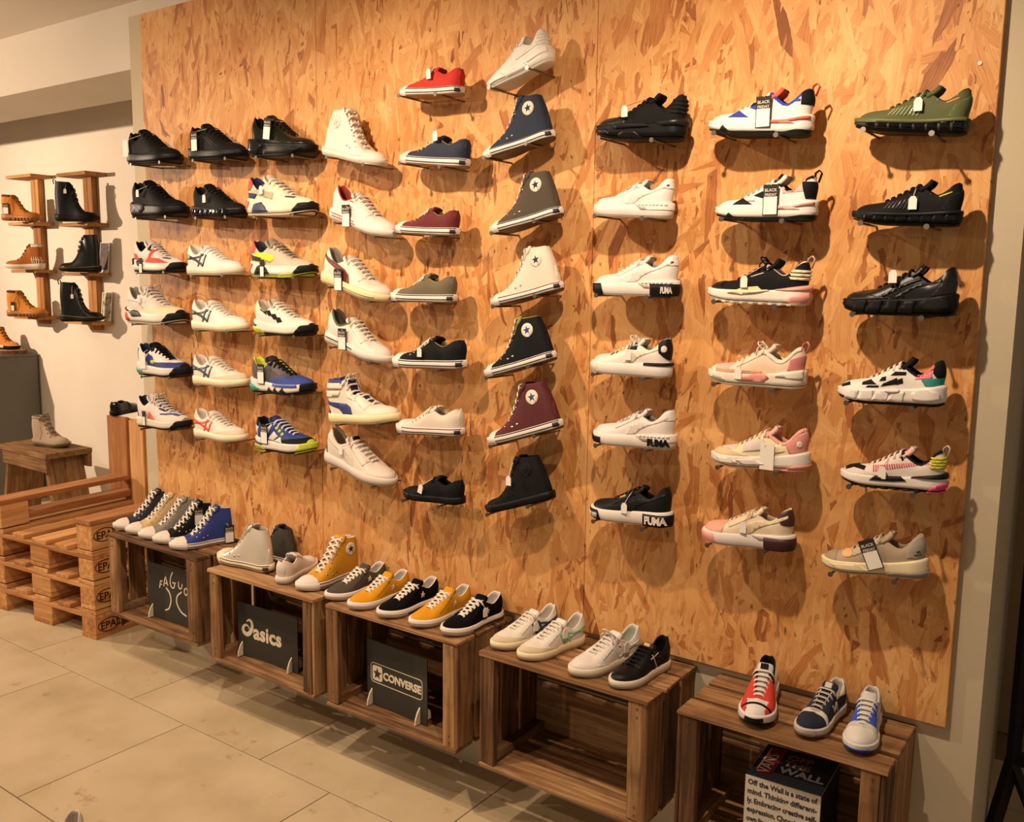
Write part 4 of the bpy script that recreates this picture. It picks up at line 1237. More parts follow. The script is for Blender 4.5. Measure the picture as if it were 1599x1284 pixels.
S('5.3', 'grey and blue sneaker with lime collar and jagged black-white sole', 'runner', '#4c464a', sole='#e0d9d0', out='#161618', lace='#121214', lining='#c3cf3c', tongue='#26262a', tagspec=('friday', .28, .23),
  panels=[('blue_toe', 'u', mudguard('runner', [.06, .11, .13], .38), '#2c3f86', .006), ('toe_cap', 'u', toerub(.87, .08, .3, -.06), '#2a3f8c', .005), ('mesh_panel', 'u', [[(.42, .28), (.6, .22), (.66, .25), (.44, .37)]], '#5c545c', .004), ('teal_heel', 's', [[(-.1, .02), (.10, .02), (.24, .05), (.12, .10), (-.1, .16)]], '#2f8d7d', .010), ('black_jag', 's', [[(.36, .0), (.42, .08), (.48, .02)], [(.48, .0), (.55, .085), (.62, .02)], [(.62, .02), (.7, .09), (.76, .02)]], '#17171a', .012), ('blue_rim', 's', rand_line('runner', .03, -.012, .5, .9), '#3b5fb0', .010), ('toe_rubber', 's', toerub(.92, .0, .2, .02), '#17171a', .008)])
S('6.1', 'white slim sneaker with orange triangle, navy lining and black toe', 'slim_runner', '#ddd2ca', sole='#e0d8cc', out='#19191b', lace='#cfc4b8', lining='#191d3c', tagspec=('slim', .27, .13, dict(anchor=(.28, -.12, .23))), bow=True,
  panels=[('heel_tab', 'u', heelpart(.12, .14, .24, -.05), '#2a355e', .006), ('orange_flash', 'u', [[(.30, .11), (.52, .10), (.36, .22)]], '#dd5a40', .006), ('toe_panel', 'u', mudguard('slim_runner', [.05, .12, .13], .55), '#ddd2c2', .005), ('blue_line', 'u', stroke([(.62, .205), (.8, .205), (.9, .19)], .014), '#3a4a86', .008), ('lace_gap', 'u', stroke([(.55, .27), (.66, .24)], .014) + stroke([(.5, .31), (.6, .28)], .014), '#2a355e', .006), ('toe_rubber', 's', toerub(.82, .0, .16, .14), '#17171a', .007), ('toe_guard', 'u', toerub(.96, .05, .16, 0), '#17171a', .005)])
S('6.2', 'white low court shoe with red crossing stripes and beige toe', 'court', '#e4dccf', sole='#dfd3b8', lace='#cfc4b8', lining='#d3c8ba', panels=tiger('#d24a34') + [('toe_panel', 'u', mudguard('court', [.02, .07, .09], .42), '#cfc0aa', .005, lambda c: fabric(c, .9, 'suede'))])
S('6.3', 'navy, black and white sneaker with lime toe bumper and lime heel bubble', 'runner', '#2a3a78', sole='#e0d9d0', out='#17171a', lace='#b9b8c0', lining='#141416', tongue='#26346e', tagspec=('friday', .26, .22),
  panels=[('black_guard', 'u', mudguard('runner', [.05, .08, .10], .45), '#141416', .006), ('white_jag', 'u', [[(.0, .2), (.08, .2), (.12, .3), (.02, .34)], [(.3, .16), (.4, .14), (.5, .2), (.42, .26)], [(.42, .14), (.6, .13), (.56, .2)], [(.24, .24), (.3, .23), (.36, .34), (.3, .35)]], '#e2dcd4', .007), ('black_heel', 'u', heelpart(.1, .3, .6, .03), '#131316', .006), ('lime_eyelets', 'u', disc(.46, .30, .02, 8) + disc(.52, .27, .02, 8) + disc(.58, .235, .02, 8), '#b9c24a', .009), ('lime_heel', 's', [[(-.1, .0), (.24, .0), (.2, .07), (-.1, .10)]], '#aab23e', .012, lambda c: rubber(c, .25)), ('navy_line', 's', stroke([(-.02, .13), (.2, .09)], .022), '#26346e', .009), ('lime_toe', 's', toerub(.82, .0, .2, .13), '#b0b83c', .008), ('lime_toe_guard', 'u', toerub(.95, .05, .18, 0), '#b0b83c', .007)])

S('d1', 'all-white leather high-top canvas-style shoe with a pale ankle patch', 'chuck_high', '#dfd6c6', sole='#dfd5c6', lace='#dcd2c4', lining='#cfc4b2', umat=lambda c: leather(c, .5), panels=chuck('chuck_high', '#dfd6c6', line='#d2c6b4', capc='#dfd6c8', solec='#dfd5c6', patch=('#cdbfb4', '#c2b3a8'), vis=-1, eye='#cfc6b8'))
S('d2', 'white low shoe with twin red sole lines and red lining', 'court', '#dfd6cb', sole='#e0d8cc', lace='#d6ccc0', lining='#8e2f2a', tongue='#dcd2c6', umat=lambda c: leather(c, .5), tagspec=('friday', .36, .10, dict(anchor=(.42, -.14, .2))),
  panels=[('red_lines', 's', sole_line('court', .72, .72, .010, .1, .5) + sole_line('court', .45, .45, .010, .12, .52), '#b5453c', .004), ('stay_edge', 'u', eyestay('court', .05), '#ddd3c8', .005), ('red_print', 'u', stroke([(.33, .27), (.40, .265)], .012), '#b5453c', .004), ('heel_tab', 'u', heelpart(.06, .26, .5, .03), '#dcd3c4', .005), ('red_rim', 'u', topline('court', .006), '#a33a32', .004)])
S('d3', 'white low shoe with a burgundy curved side stripe on a cream sole', 'court', '#ddd3c6', sole='#d9c79a', lace='#cdc3b6', lining='#8a8078', umat=lambda c: leather(c, .5), tagspec=('friday', .36, .10, dict(anchor=(.36, -.13, .18))), panels=form('#5f2420') + [('toe_panel', 'u', mudguard('court', [.03, .09, .11], .52), '#d3c4b4', .005), ('stay', 'u', eyestay('court', .05), '#dcd2c4', .006), ('sole_ridge', 's', sole_line('court', .5, .5, .012, .3, .9), '#cdb98a', .006)])
S('d4', 'white low shoe with a thin black sole line and dark lining', 'court', '#ddd4c9', sole='#ded5cb', lace='#cbc2b4', lining='#4a4238', umat=lambda c: leather(c, .5), tagspec=('friday', .37, .12, dict(anchor=(.37, -.13, .22))), panels=[('black_line', 's', sole_line('court', .62, .62, .012, .08, .55), '#2a2a30', .004), ('stay', 'u', eyestay('court', .05), '#dcd2c6', .005), ('collar', 'u', topline('court', .016), '#4c5638', .004), ('heel_tab', 'u', heelpart(.05, .25, .5, .03), '#d6ccba', .005)])
S('d5', 'white mid-top basketball shoe with navy stripe, navy collar and red heel', 'mid', '#e0d8ca', sole='#dccda4', lace='#d8cebe', lining='#27366e', tongue='#222a52', umat=lambda c: leather(c, .5), bow=True,
  panels=[('navy_collar', 'u', topline('mid', .035), '#27366e', .005), ('ankle_pad', 'u', [[(-.1, .385), (.3, .375), (.32, .44), (-.1, .45)], [(-.1, .29), (.25, .30), (.28, .36), (-.1, .365)]], '#e2dacc', .014), ('red_piping', 'u', stroke([(-.1, .372), (.27, .368)], .014), '#bf4334', .008)] + [('navy_stripe', 'u', band([(.02, .26), (.12, .24), (.26, .225), (.36, .215), (.42, .18), (.45, .09)], [(.02, .23), (.12, .20), (.24, .165), (.28, .13), (.30, .10), (.31, .08)]), '#27366e', .006)] + [('red_heel', 'u', [[(-.1, .16), (.09, .10), (.06, .22), (-.1, .26)]], '#bf4334', .006), ('black_heel', 'u', [[(-.1, .09), (.115, .09), (.08, .15), (-.1, .17)]], '#1b1b1f', .008), ('stay', 'u', eyestay('mid', .055), '#e2dacc', .006), ('toe_panel', 'u', mudguard('mid', [.02, .05, .07], .6), '#d6cbb8', .004)])
S('d6', 'white low shoe with black heel patch and black tongue label, pitched down', 'court', '#d9cdbf', sole='#dcd0c4', lace='#c6baac', lining='#b7a994', umat=lambda c: leather(c, .5), tonguelabel='#18181a', tagspec=('small', .32, .22, dict(string='r')), panels=[('black_heel', 'u', [[(-.1, .10), (.10, .10), (.06, .20), (-.1, .24)]], '#22222a', .005)] + form('#d6cabd', .006) + [('stay', 'u', eyestay('court', .05), '#d8ccbe', .006), ('toe_panel', 'u', mudguard('court', [.02, .06, .08], .6), '#d4c8ba', .004)])

LOWK = dict(sole='#e4dad0', out='#8d6a46')
S('e1', 'red low canvas sneaker, topmost of the low canvas column', 'chuck_low', '#b5281e', **LOWK, lining='#9c8260', tagspec=('small', .44, .25), panels=chuck('chuck_low', '#b5281e'))
S('e2', 'navy low canvas sneaker with a small tag on its laces', 'chuck_low', '#1e2638', **LOWK, lining='#8b7a52', tagspec=('small', .40, .33), panels=chuck('chuck_low', '#1e2638'))
S('e3', 'maroon low canvas sneaker on the board', 'chuck_low', '#5e1c20', **LOWK, lining='#8b7a5c', panels=chuck('chuck_low', '#5e1c20'))
S('e4', 'olive grey low canvas sneaker on the board', 'chuck_low', '#625844', **LOWK, lining='#8f8568', panels=chuck('chuck_low', '#625844', line='#2e2a22'))
S('e5', 'black low canvas sneaker with white laces and a hanging tag', 'chuck_low', '#17181a', **LOWK, lining='#7d7048', tagspec=('small', .50, .18), panels=chuck('chuck_low', '#17181a'))
S('e6', 'white low canvas sneaker with a red rand line', 'chuck_low', '#d9cfbf', **LOWK, lining='#a99c86', panels=chuck('chuck_low', '#d9cfbf', ln2='#8f2c34', line='#23232e'))
S('e7', 'all-black low canvas sneaker with black sole, bottom of its column', 'chuck_low', '#131315', sole='#121214', out='#0d0d0e', lace='#131315', lining='#121214', tagspec=('small', .58, .18, dict(tilt=-.25)), panels=chuck('chuck_low', '#131315', mono=True, solec='#121214'))

S('f1', 'white chunky sneaker hung steeply toe-down at the very top', 'chunky', '#e6e0d6', sole='#e8e2d8', out='#dad2c6', lace='#ddd6cc', lining='#d6cec2', umat=lambda c: leather(c, .55), panels=[('sole_wave', 's', [[(.0, .12), (.3, .10), (.3, .17), (.0, .2)], [(.3, .05), (.6, .04), (.62, .11), (.34, .12)], [(.62, .05), (.9, .07), (.9, .12), (.66, .12)]], '#eae4da', .014), ('heel_ribs', 'u', [[(-.1, z, ), (.1, z), (.1, z + .025), (-.1, z + .025)] for z in (.24, .28, .32, .36)], '#e6e0d6', .012), ('side_band', 'u', [[(.1, .25), (.45, .2), (.46, .24), (.12, .29)]], '#e2dcd2', .007)])
HK = dict(sole='#e4dad0', out='#4a382a')
S('f2', 'navy high-top canvas sneaker with a white star patch', 'chuck_high', '#1b2436', **HK, lining='#2a3040', panels=chuck('chuck_high', '#1b2436', patch=('#e0d4c6', '#1b2233')))
S('f3', 'dark taupe high-top canvas sneaker with a white star patch', 'chuck_high', '#453b2e', **HK, lining='#5c5142', panels=chuck('chuck_high', '#453b2e', patch=('#e0d4c6', '#1b2233')))
S('f4', 'white high-top canvas sneaker with a red rand line', 'chuck_high', '#d9cfbf', **HK, lining='#c9bda8', panels=chuck('chuck_high', '#d9cfbf', ln2='#9c3038', patch=('#dccfbe', '#1b2a44')))
S('f5', 'black high-top canvas sneaker with olive lining and blue star patch', 'chuck_high', '#15171a', **HK, lining='#8a8440', tongue='#8a8440', panels=chuck('chuck_high', '#15171a', patch=('#e0d4c6', '#22408c')))
S('f6', 'maroon high-top canvas sneaker with a blue star patch', 'chuck_high', '#4e1c1f', **HK, lining='#5a2c2c', panels=chuck('chuck_high', '#4e1c1f', patch=('#e0d4c0', '#2b4a6c')))
S('f7', 'all-black high-top canvas sneaker with black sole and a tag', 'chuck_high', '#141416', sole='#131315', out='#0d0d0e', lace='#141416', lining='#131315', tagspec=('small', .47, .33), panels=chuck('chuck_high', '#141416', mono=True, solec='#131315', patch=('#19191b', '#101012')))

S('g1', 'black sculpted chunky sneaker in the middle of the top row', 'chunky', '#161617', **BK, tagspec=('small', .60, .27, dict(string='r')), panels=[('heel_bulge', 's', [[(-.1, .15), (.2, .14), (.25, .17), (.15, .2), (-.1, .22)]], '#1f1f20', .022, lambda c: rubber(c, .35)), ('side_bulge', 's', [[(.34, .13), (.7, .10), (.74, .13), (.6, .165), (.4, .17)]], '#232324', .018, lambda c: rubber(c, .35)), ('low_bulge', 's', [[(.4, .02), (.66, .02), (.62, .08), (.48, .08)], [(.74, .04), (.98, .06), (.95, .1), (.8, .1)]], '#1c1c1d', .014, lambda c: rubber(c, .35)), ('toe_guard', 'u', mudguard('chunky', [.06, .12, .16], .6), '#222224', .006, lambda c: rubber(c, .4)), ('heel_ribs', 'u', [[(-.1, z), (.12, z), (.12, z + .02), (-.1, z + .02)] for z in (.26, .30, .34, .38)], '#1d1d1f', .010)])
def cali(upc, strip, extra): return form(strip, .006, .06, leather) + [('stay', 'u', eyestay('platform', .05), upc, .006, leather), ('heel_tab', 'u', heelpart(.09, .32, .6, .03), upc, .006, leather)] + [('sole_lip', 's', [[(-.1, .085), (.33, .085), (.42, .15), (.40, .17), (-.1, .19)]], '#e6ddd6', .008), ('sole_teeth', 's', [[(.02 + k * .045, .13), (.05 + k * .045, .13), (.05 + k * .045, .165), (.02 + k * .045, .165)] for k in range(8)], '#e6ddd6', .012)] + extra
LT = dict(umat=lambda c: leather(c, .5))
S('g2', 'plain white leather platform sneaker, white sole throughout', 'platform', '#e4dcd6', sole='#e6ddd6', lace='#dcd4ce', lining='#8c8680', **LT, panels=cali('#e4dcd6', '#dfd6d0', [('metal_clip', 'u', stroke([(.50, .33), (.60, .29)], .014), '#5a4630', .010), ('heel_mark', 'u', stroke([(.03, .36), (.05, .35)], .02), '#3a3a3a', .009)]))
S('g3', 'white platform sneaker with black toe block and black lettered heel block', 'platform', '#e4dcd6', sole='#e6ddd6', lace='#dcd4ce', lining='#8c8680', **LT, letters=('PUMA', '#d8d0c8', .02, .13, .03, .10), panels=cali('#e4dcd6', '#dfd6d0', [('black_heel_block', 's', rect(-.1, .0, .26, .13), '#17181a', .014), ('black_toe_block', 's', toerub(.80, .0, .13, .04), '#17181a', .012), ('heel_mark', 'u', stroke([(.03, .36), (.05, .35)], .02), '#3a3a3a', .009)]))
S('g4', 'white platform sneaker with black heel tab and pale green toe block', 'platform', '#e2dad2', sole='#e4dcd4', lace='#dcd4ca', lining='#8c8680', **LT, bow=True, tagspec=('small', .46, .24), panels=form('#d9cdbb', .006, .06) + [('black_heel_tab', 'u', [[(-.1, .16), (.09, .16), (.11, .28), (.2, .36), (.16, .6), (-.1, .6)]], '#1a1a1c', .007), ('black_heel_bar', 's', rect(-.1, .135, .28, .175), '#1a1a1c', .012), ('heel_badge', 'u', disc(.055, .32, .03, 10, 1.3), '#dcd4ca', .012), ('black_eyelets', 'u', [[(.38, .30), (.5, .30), (.46, .36), (.38, .38)]] + disc(.70, .245, .022, 10) + disc(.64, .26, .014, 10), '#1a1a1c', .006), ('toe_block', 's', toerub(.84, .02, .12, .02), '#c2c4ae', .011), ('gold_print', 'u', stroke([(.54, .30), (.62, .27)], .018), '#c2a35c', .007)])
S('g5', 'white platform sneaker with large black lettering on the sole heel', 'platform', '#e2d8d2', sole='#e4dad4', lace='#d2c8c2', lining='#7c7670', **LT, letters=('PUMA', '#17181a', .02, .26, .035, .12), panels=cali('#e2d8d2', '#dccfca', [('toe_blocks', 's', rect(.84, .02, .945, .09) + rect(.965, .02, 1.2, .10), '#17181a', .012), ('metal_clip', 'u', stroke([(.50, .32), (.62, .27)], .012), '#9a8468', .010)]))
S('g6', 'black leather platform sneaker on white sole with lettered heel block', 'platform', '#17181a', sole='#e2d9d0', lace='#17181a', lining='#141414', **LT, tagspec=('small', .50, .18), letters=('PUMA', '#e2d9d0', .015, .26, .025, .115), panels=form('#1c1d1f', .006, .06) + [('stay', 'u', eyestay('platform', .05), '#19191b', .006), ('black_heel_block', 's', rect(-.1, .0, .29, .135), '#17181a', .010), ('black_toe_block', 's', toerub(.80, .0, .12, .04), '#17181a', .010), ('toe_lettering', 's', rect(.85, .03, .93, .085) + rect(.95, .03, 1.2, .085), '#d8d0c8', .016), ('gold_print', 'u', stroke([(.52, .31), (.60, .28)], .018), '#b08e44', .008)])

FR = lambda x, z, **k: ('friday', x, z, dict(anchor=(x, .13, z + .15), **k))
S('h1', 'white sneaker with blue triangles, coral accents and a dark sale card', 'runner', '#e6e0da', sole='#e6e0da', out='#1c201d', lace='#e0dad4', lining='#23358c', tongue='#d8584a', tagspec=FR(.42, .20), pull='#d8664e',
  panels=[('blue_panels', 'u', [[(.56, .155), (.76, .155), (.67, .222)], [(.42, .20), (.57, .245), (.50, .28), (.42, .275)]], '#2b3a9c', .006), ('blue_collar', 'u', topline('runner', .02), '#2c3f9c', .005), ('black_heel', 'u', heelpart(.09, .27, .6, .04), '#17171a', .006), ('coral_flash', 's', [[(.12, .10), (.38, .105), (.38, .13), (.2, .135)], [(.0, .145), (.16, .12), (.2, .135), (.0, .175)]], '#d86a52', .010), ('black_outsole', 's', [[(-.1, -.02), (.28, -.02), (.32, .05), (.1, .05), (-.1, .09)], [(.28, -.02), (.7, -.02), (.72, .025), (.3, .035)], [(.7, 0), (.86, .0), (.79, .08)]], '#20241f', .010), ('blue_flash', 'u', stroke([(.1, .31), (.28, .30)], .02), '#3148a8', .008), ('eyelet_stay', 'u', [[(.46, .30), (.56, .25), (.58, .28), (.46, .35)]], '#1a1a1c', .004)])
S('h2', 'white sneaker with black triangles, pink accents and a dark sale card', 'runner', '#e6e0da', sole='#e6e0da', out='#1c201d', lace='#e0dad4', lining='#151517', tongue='#e0d8d2', tagspec=FR(.40, .19), pull='#17171a', tonguelabel='#19191b',
  panels=[('black_panels', 'u', [[(.58, .15), (.78, .15), (.69, .215)], [(.42, .19), (.58, .235), (.50, .275), (.42, .265)]], '#1f1f22', .006), ('black_collar', 'u', topline('runner', .015), '#17171a', .005), ('black_heel', 'u', heelpart(.08, .2, .36, .05), '#17171a', .006), ('pink_panel', 'u', [[(.09, .27), (.3, .25), (.32, .31), (.1, .4)]], '#d9a49a', .005), ('pink_flash', 's', [[(.12, .10), (.38, .105), (.38, .13), (.2, .135)], [(.0, .145), (.16, .12), (.2, .135), (.0, .175)]], '#dca296', .010), ('black_outsole', 's', [[(-.1, -.02), (.28, -.02), (.32, .05), (.1, .05), (-.1, .08)], [(.28, -.02), (.7, -.02), (.72, .02), (.3, .03)], [(.72, 0), (.88, .0), (.80, .07)]], '#20241f', .010), ('pink_edge', 'u', stroke([(.56, .185), (.7, .18)], .014), '#dc9a90', .005)])
S('h3', 'black knit sneaker on a white sole with cream and pink blocks', 'runner', '#17181a', sole='#e6e0d6', out='#e2dac8', lace='#121214', lining='#d9cfc4', bow=True, tagspec=('small', .58, .21), pull='#d8b4a8',
  panels=[('cream_wedge', 's', [[(.34, .135), (.6, .085), (.74, .10), (.6, .15), (.45, .165)]], '#dccfa4', .012), ('cream_wedge_top', 'u', [[(.38, .10), (.72, .10), (.60, .155), (.46, .17)]], '#dccfa4', .010), ('pink_heel', 's', [[(-.1, .02), (.16, .02), (.20, .05), (.05, .12), (-.1, .15)], [(-.1, .15), (.28, .14), (.30, .16), (.1, .2), (-.1, .2)]], '#d99a90', .009), ('ribbed_heel', 'u', [[(-.1, z), (.15, z + .01), (.17, z + .035), (-.1, z + .025)] for z in (.235, .27, .305)], '#dccfae', .010), ('toe_guard', 'u', toerub(.80, .05, .24, .04), '#101112', .006, lambda c: rubber(c, .4)), ('white_tread', 's', [[(.12 + k * .09, -.1), (.18 + k * .09, -.1), (.17 + k * .09, .022), (.13 + k * .09, .022)] for k in range(9)], '#e2dac8', .012), ('side_tick', 'u', stroke([(.42, .30), (.54, .26)], .008), '#d9cfc4', .005), ('pink_tongue_edge', 'u', stroke([(.385, .33), (.41, .40)], .02), '#d8a8a0', .006)])
S('h4', 'pink and cream chunky sneaker with tied laces and salmon sole wedge', 'runner', '#d9c2a8', sole='#e2d9c8', out='#d8cdb8', lace='#d6c9b8', lining='#ddd0c0', bow=True, tagspec=('small', .62, .13, dict(anchor=(.6, .1, .27))), pull='#c98684',
  panels=[('pink_heel', 'u', [[(-.1, .2), (.2, .18), (.24, .24), (.12, .29), (.1, .37), (-.1, .37)]], '#c07a78', .006), ('rose_toe', 'u', [[(.74, .16), (.9, .16), (.86, .3), (.7, .3)]], '#d8a8a0', .005), ('brown_guard', 'u', mudguard('runner', [.05, .06, .05], .4, .92), '#b98a70', .006), ('cream_guard', 'u', toerub(.88, .1, .24, .03), '#dccdb4', .008), ('stay', 'u', eyestay('runner', .045), '#ddd0bc', .006), ('cream_collar', 'u', topline('runner', .03), '#e0d4c4', .008), ('sole_wedge', 's', [[(.32, .10), (.40, .04), (.56, .06), (.72, .06), (.58, .10), (.46, .145), (.36, .14)]], '#d58c80', .012), ('sole_block', 's', [[(.76, .06), (.95, .08), (.97, .12), (.8, .125)], [(.0, .1), (.26, .12), (.2, .17), (.0, .2)]], '#e4dccb', .012)])
S('h5', 'cream and pale grey sneaker with pink heel and two paper tags', 'runner', '#d8caa4', sole='#e2dad0', out='#d8b8a8', lace='#d0c2a8', lining='#d29a90', tongue='#d4aa9c', tagspec=('paper', .37, .14, dict(anchor=(.42, .12, .24))),
  panels=[('pink_heel', 'u', [[(-.1, .18), (.16, .18), (.2, .28), (.1, .36), (-.1, .4)]], '#cd8a80', .006), ('grey_panel', 'u', [[(.36, .2), (.62, .17), (.62, .27), (.42, .31)], [(.70, .2), (.9, .17), (.86, .26), (.7, .28)]], '#c6bcb6', .005), ('beige_guard', 'u', mudguard('runner', [.03, .09, .09], .56), '#c4b08c', .006), ('pink_collar', 'u', topline('runner', .022), '#d29a90', .007), ('pink_sole', 's', [[(-.1, .0), (.32, .0), (.3, .05), (.1, .06), (-.1, .14)]], '#d48c80', .012), ('sole_wave', 's', [[(.4, .06), (.6, .05), (.68, .09), (.5, .115)], [(.66, .06), (.85, .06), (.9, .1), (.72, .12)]], '#e4dcd2', .012), ('heel_badge', 'u', disc(.06, .27, .025, 10, 1.3), '#e0d6cc', .011), ('cream_swoop', 'u', [[(.2, .2), (.4, .14), (.42, .2), (.24, .27)]], '#dccfaa', .008)])
S('h6', 'beige platform sneaker with pink toe and burgundy heel block', 'platform', '#d2c2a6', sole='#e2d8d2', lace='#c8b89c', lining='#b9aa90', **LT, tagspec=('small', .49, .22, dict(string='r')), panels=form('#cdbd9f', .007, .06) + [('pink_toe', 'u', [[(.73, .05), (.70, .34), (1.2, .34), (1.2, .05)]], '#d59a86', .005), ('burgundy_heel', 'u', [[(-.1, .24), (.04, .2), (.10, .28), (.22, .31), (.2, .6), (-.1, .6)]], '#3f1c22', .006), ('burgundy_block', 's', rect(-.1, .0, .28, .135), '#3a1a20', .012), ('sole_lip', 's', [[(-.1, .1), (.33, .1), (.42, .15), (.40, .17), (-.1, .19)]], '#e2d8d2', .009), ('pink_toe_block', 's', toerub(.80, .0, .115, .03), '#d2938a', .010), ('stay', 'u', eyestay('platform', .05), '#cfc0a4', .006)])

def gel(upc, tick, hl):
    return gel_sole('#0b0b0d') + [('sole_rim', 's', rand_line('slim_runner', .04, -.01), upc, .014), ('film', 'u', [[(.42 + k * .035, .15), (.44 + k * .035, .15), (.40 + k * .035, .27 - k * .008), (.38 + k * .035, .27 - k * .008)] for k in range(8)], hl, .005, lambda c: rubber(c, .12)), ('tick', 'u', stroke([(.09, .32), (.2, .275)], .012), tick, .004), ('heel_stay', 'u', [[(-.1, .15), (.3, .15), (.12, .27), (.08, .37), (-.1, .4)]], upc, .005), ('dots', 'u', sum([disc(.12 + k * .04, .345 - k * .012, .009, 6) for k in range(5)], []), hl, .004)]
S('i1', 'olive green runner on a glossy black pod sole, top right', 'slim_runner', '#4c5230', sole='#2a2c22', out='#0c0c0e', lace='#3c4228', lining='#161618', tagspec=('small', .43, .25), panels=gel('#565c36', '#c98a3c', '#7d8460'))
S('i2', 'black runner with yellow heel tick on a glossy black pod sole', 'slim_runner', '#17171a', sole='#17171a', out='#0c0c0e', lace='#141416', lining='#141416', tagspec=('small', .42, .21), panels=gel('#1c1c1f', '#b6c02c', '#34343a'))
S('i3', 'black leather chunky runner with sculpted black sole, right column', 'chunky', '#161617', **BK, umat=lambda c: leather(c, .38), tagspec=('small', .53, .36), panels=[('heel_oval', 's', disc(.16, .11, .13, 18, .5), '#1d1d1f', .016), ('sole_ribs', 's', [[(.36 + k * .14, .02), (.48 + k * .14, .03), (.42 + k * .14, .14), (.32 + k * .14, .14)] for k in range(4)], '#1b1b1d', .012), ('stripes', 'u', stroke([(.12, .33), (.35, .27), (.5, .17)], .025) + stroke([(.3, .34), (.45, .28), (.62, .18)], .025) + stroke([(.52, .3), (.44, .17)], .025), '#202022', .008), ('guard', 'u', mudguard('chunky', [.02, .07, .10], .5), '#1b1b1d', .006), ('heel_cup', 'u', [[(-.1, .2), (.2, .19), (.12, .3), (-.1, .34)]], '#1e1e20', .008)])
S('i4', 'white sneaker with black striped panels and pink-teal heel', 'chunky', '#e6e0d8', sole='#e6e0da', out='#1a1a1c', lace='#dcd4ca', lining='#131315', tongue='#1a1a1c',
  panels=[('black_panels', 'u', [[(.40, .21), (.56, .18), (.54, .21), (.42, .27)], [(.60, .20), (.74, .19), (.74, .215), (.66, .245)], [(.34, .30), (.48, .29), (.44, .33), (.34, .33)], [(.36, .22), (.42, .2), (.42, .25), (.37, .27)], [(.52, .24), (.58, .23), (.56, .27), (.52, .28)], [(.58, .17), (.7, .165), (.68, .185), (.58, .19)], [(.86, .18), (.97, .15), (.96, .175), (.88, .21)], [(.78, .24), (.9, .22), (.86, .28), (.78, .28)]], '#1b1b1d', .005), ('pink_heel', 'u', [[(.1, .28), (.26, .26), (.2, .36), (.12, .41)]], '#d8788a', .006), ('coral_heel', 'u', [[(.1, .36), (.18, .33), (.18, .40), (.08, .41)]], '#d8685a', .007), ('teal_heel', 'u', [[(-.1, .2), (.16, .2), (.2, .26), (.02, .29), (-.1, .29)]], '#2f8b86', .006), ('black_heel', 'u', [[(-.1, .29), (.06, .28), (.1, .33), (.08, .6), (-.1, .6)]], '#1a1a1c', .007), ('black_collar', 'u', topline('chunky', .02), '#17171a', .006), ('heel_oval', 's', disc(.15, .11, .13, 18, .48), '#e8e2dc', .018), ('sole_ribs', 's', [[(.36 + k * .14, .03), (.5 + k * .14, .04), (.44 + k * .14, .14), (.34 + k * .14, .14)] for k in range(4)], '#e6e0da', .012), ('side_pod', 's', disc(.45, .15, .07, 14, .4), '#e6e0da', .018)])
S('i5', 'white sneaker with pink dotted stripe, yellow ribbed heel and pink heel sole', 'runner', '#ddd3c8', sole='#e4dcd6', out='#19191b', lace='#d0c4b8', lining='#17171a', tongue='#d8b0a8', tagspec=('small', .56, .17, dict(string='r', anchor=(.52, .1, .3))), pull='#e0d8d0',
  panels=[('pink_stripe', 'u', sum([[[(x, .285 - .23 * max(0, x - .15) - .004), (x + .013, .285 - .23 * max(0, x - .15) - .004), (x + .025, .285 - .16 * max(0, x - .15) + .022), (x + .012, .285 - .16 * max(0, x - .15) + .022)]] for x in np.linspace(.14, .64, 24)], []), '#c9585c', .005), ('yellow_ribs', 'u', [[(-.1, z), (.12, z + .01), (.14, z + .032), (-.1, z + .024)] for z in (.235, .265, .295, .325)], '#c9c434', .011), ('black_heel_wing', 's', [[(-.1, .145), (.3, .14), (.26, .165), (.1, .2), (-.1, .2)]], '#17171a', .012), ('black_wedge', 's', [[(.34, .10), (.46, .085), (.68, .085), (.62, .14), (.40, .15)]], '#19191b', .012), ('pink_heel', 's', [[(-.1, .0), (.16, .0), (.1, .06), (.02, .10), (-.1, .12)]], '#d24f72', .010), ('black_treads', 's', [[(.2 + k * .1, -.1), (.28 + k * .1, -.1), (.27 + k * .1, .02), (.21 + k * .1, .02)] for k in range(8)], '#19191b', .012), ('black_toe', 'u', stroke([(.74, .19), (.86, .2), (.95, .165)], .03), '#1a1a1c', .006), ('black_collar', 'u', topline('runner', .014), '#17171a', .006), ('tongue_stripe', 'u', stroke([(.385, .30), (.42, .40)], .02), '#1a1a1c', .006), ('toe_panel', 'u', mudguard('runner', [.03, .08, .08], .58), '#d6cabc', .004)])
S('i6', 'taupe suede sneaker with cream sole, clear heel cushion and sale card', 'runner', '#a4937c', sole='#d9cca6', out='#b4a58a', lace='#b0a08a', lining='#94866f', umat=lambda c: fabric(c, .9, 'suede'), tagspec=('friday', .48, .22, dict(anchor=(.50, .11, .33), tilt=.42)),
  panels=[('badge', 'u', disc(.72, .205, .062, 16, .48), '#d8ab7c', .009), ('grey_heel', 'u', heelpart(.16, .2, .6, -.03), '#9c9486', .006), ('heel_marks', 'u', stroke([(.04, .27), (.07, .26)], .014) + stroke([(.03, .235), (.09, .232)], .012), '#4a443c', .010), ('toe_panel', 'u', toerub(.82, .1, .3, .03), '#98886f', .005), ('stay', 'u', eyestay('runner', .05), '#b3a48c', .007), ('heel_cushion', 's', [[(-.1, -.02), (.34, -.02), (.36, .02), (.3, .055), (-.1, .07)]], '#8d8578', .016, lambda c: rubber(c, .12)), ('sole_wave', 's', [[(.5, .05), (.8, .06), (.9, .1), (.6, .115)]], '#dccfaa', .010)])

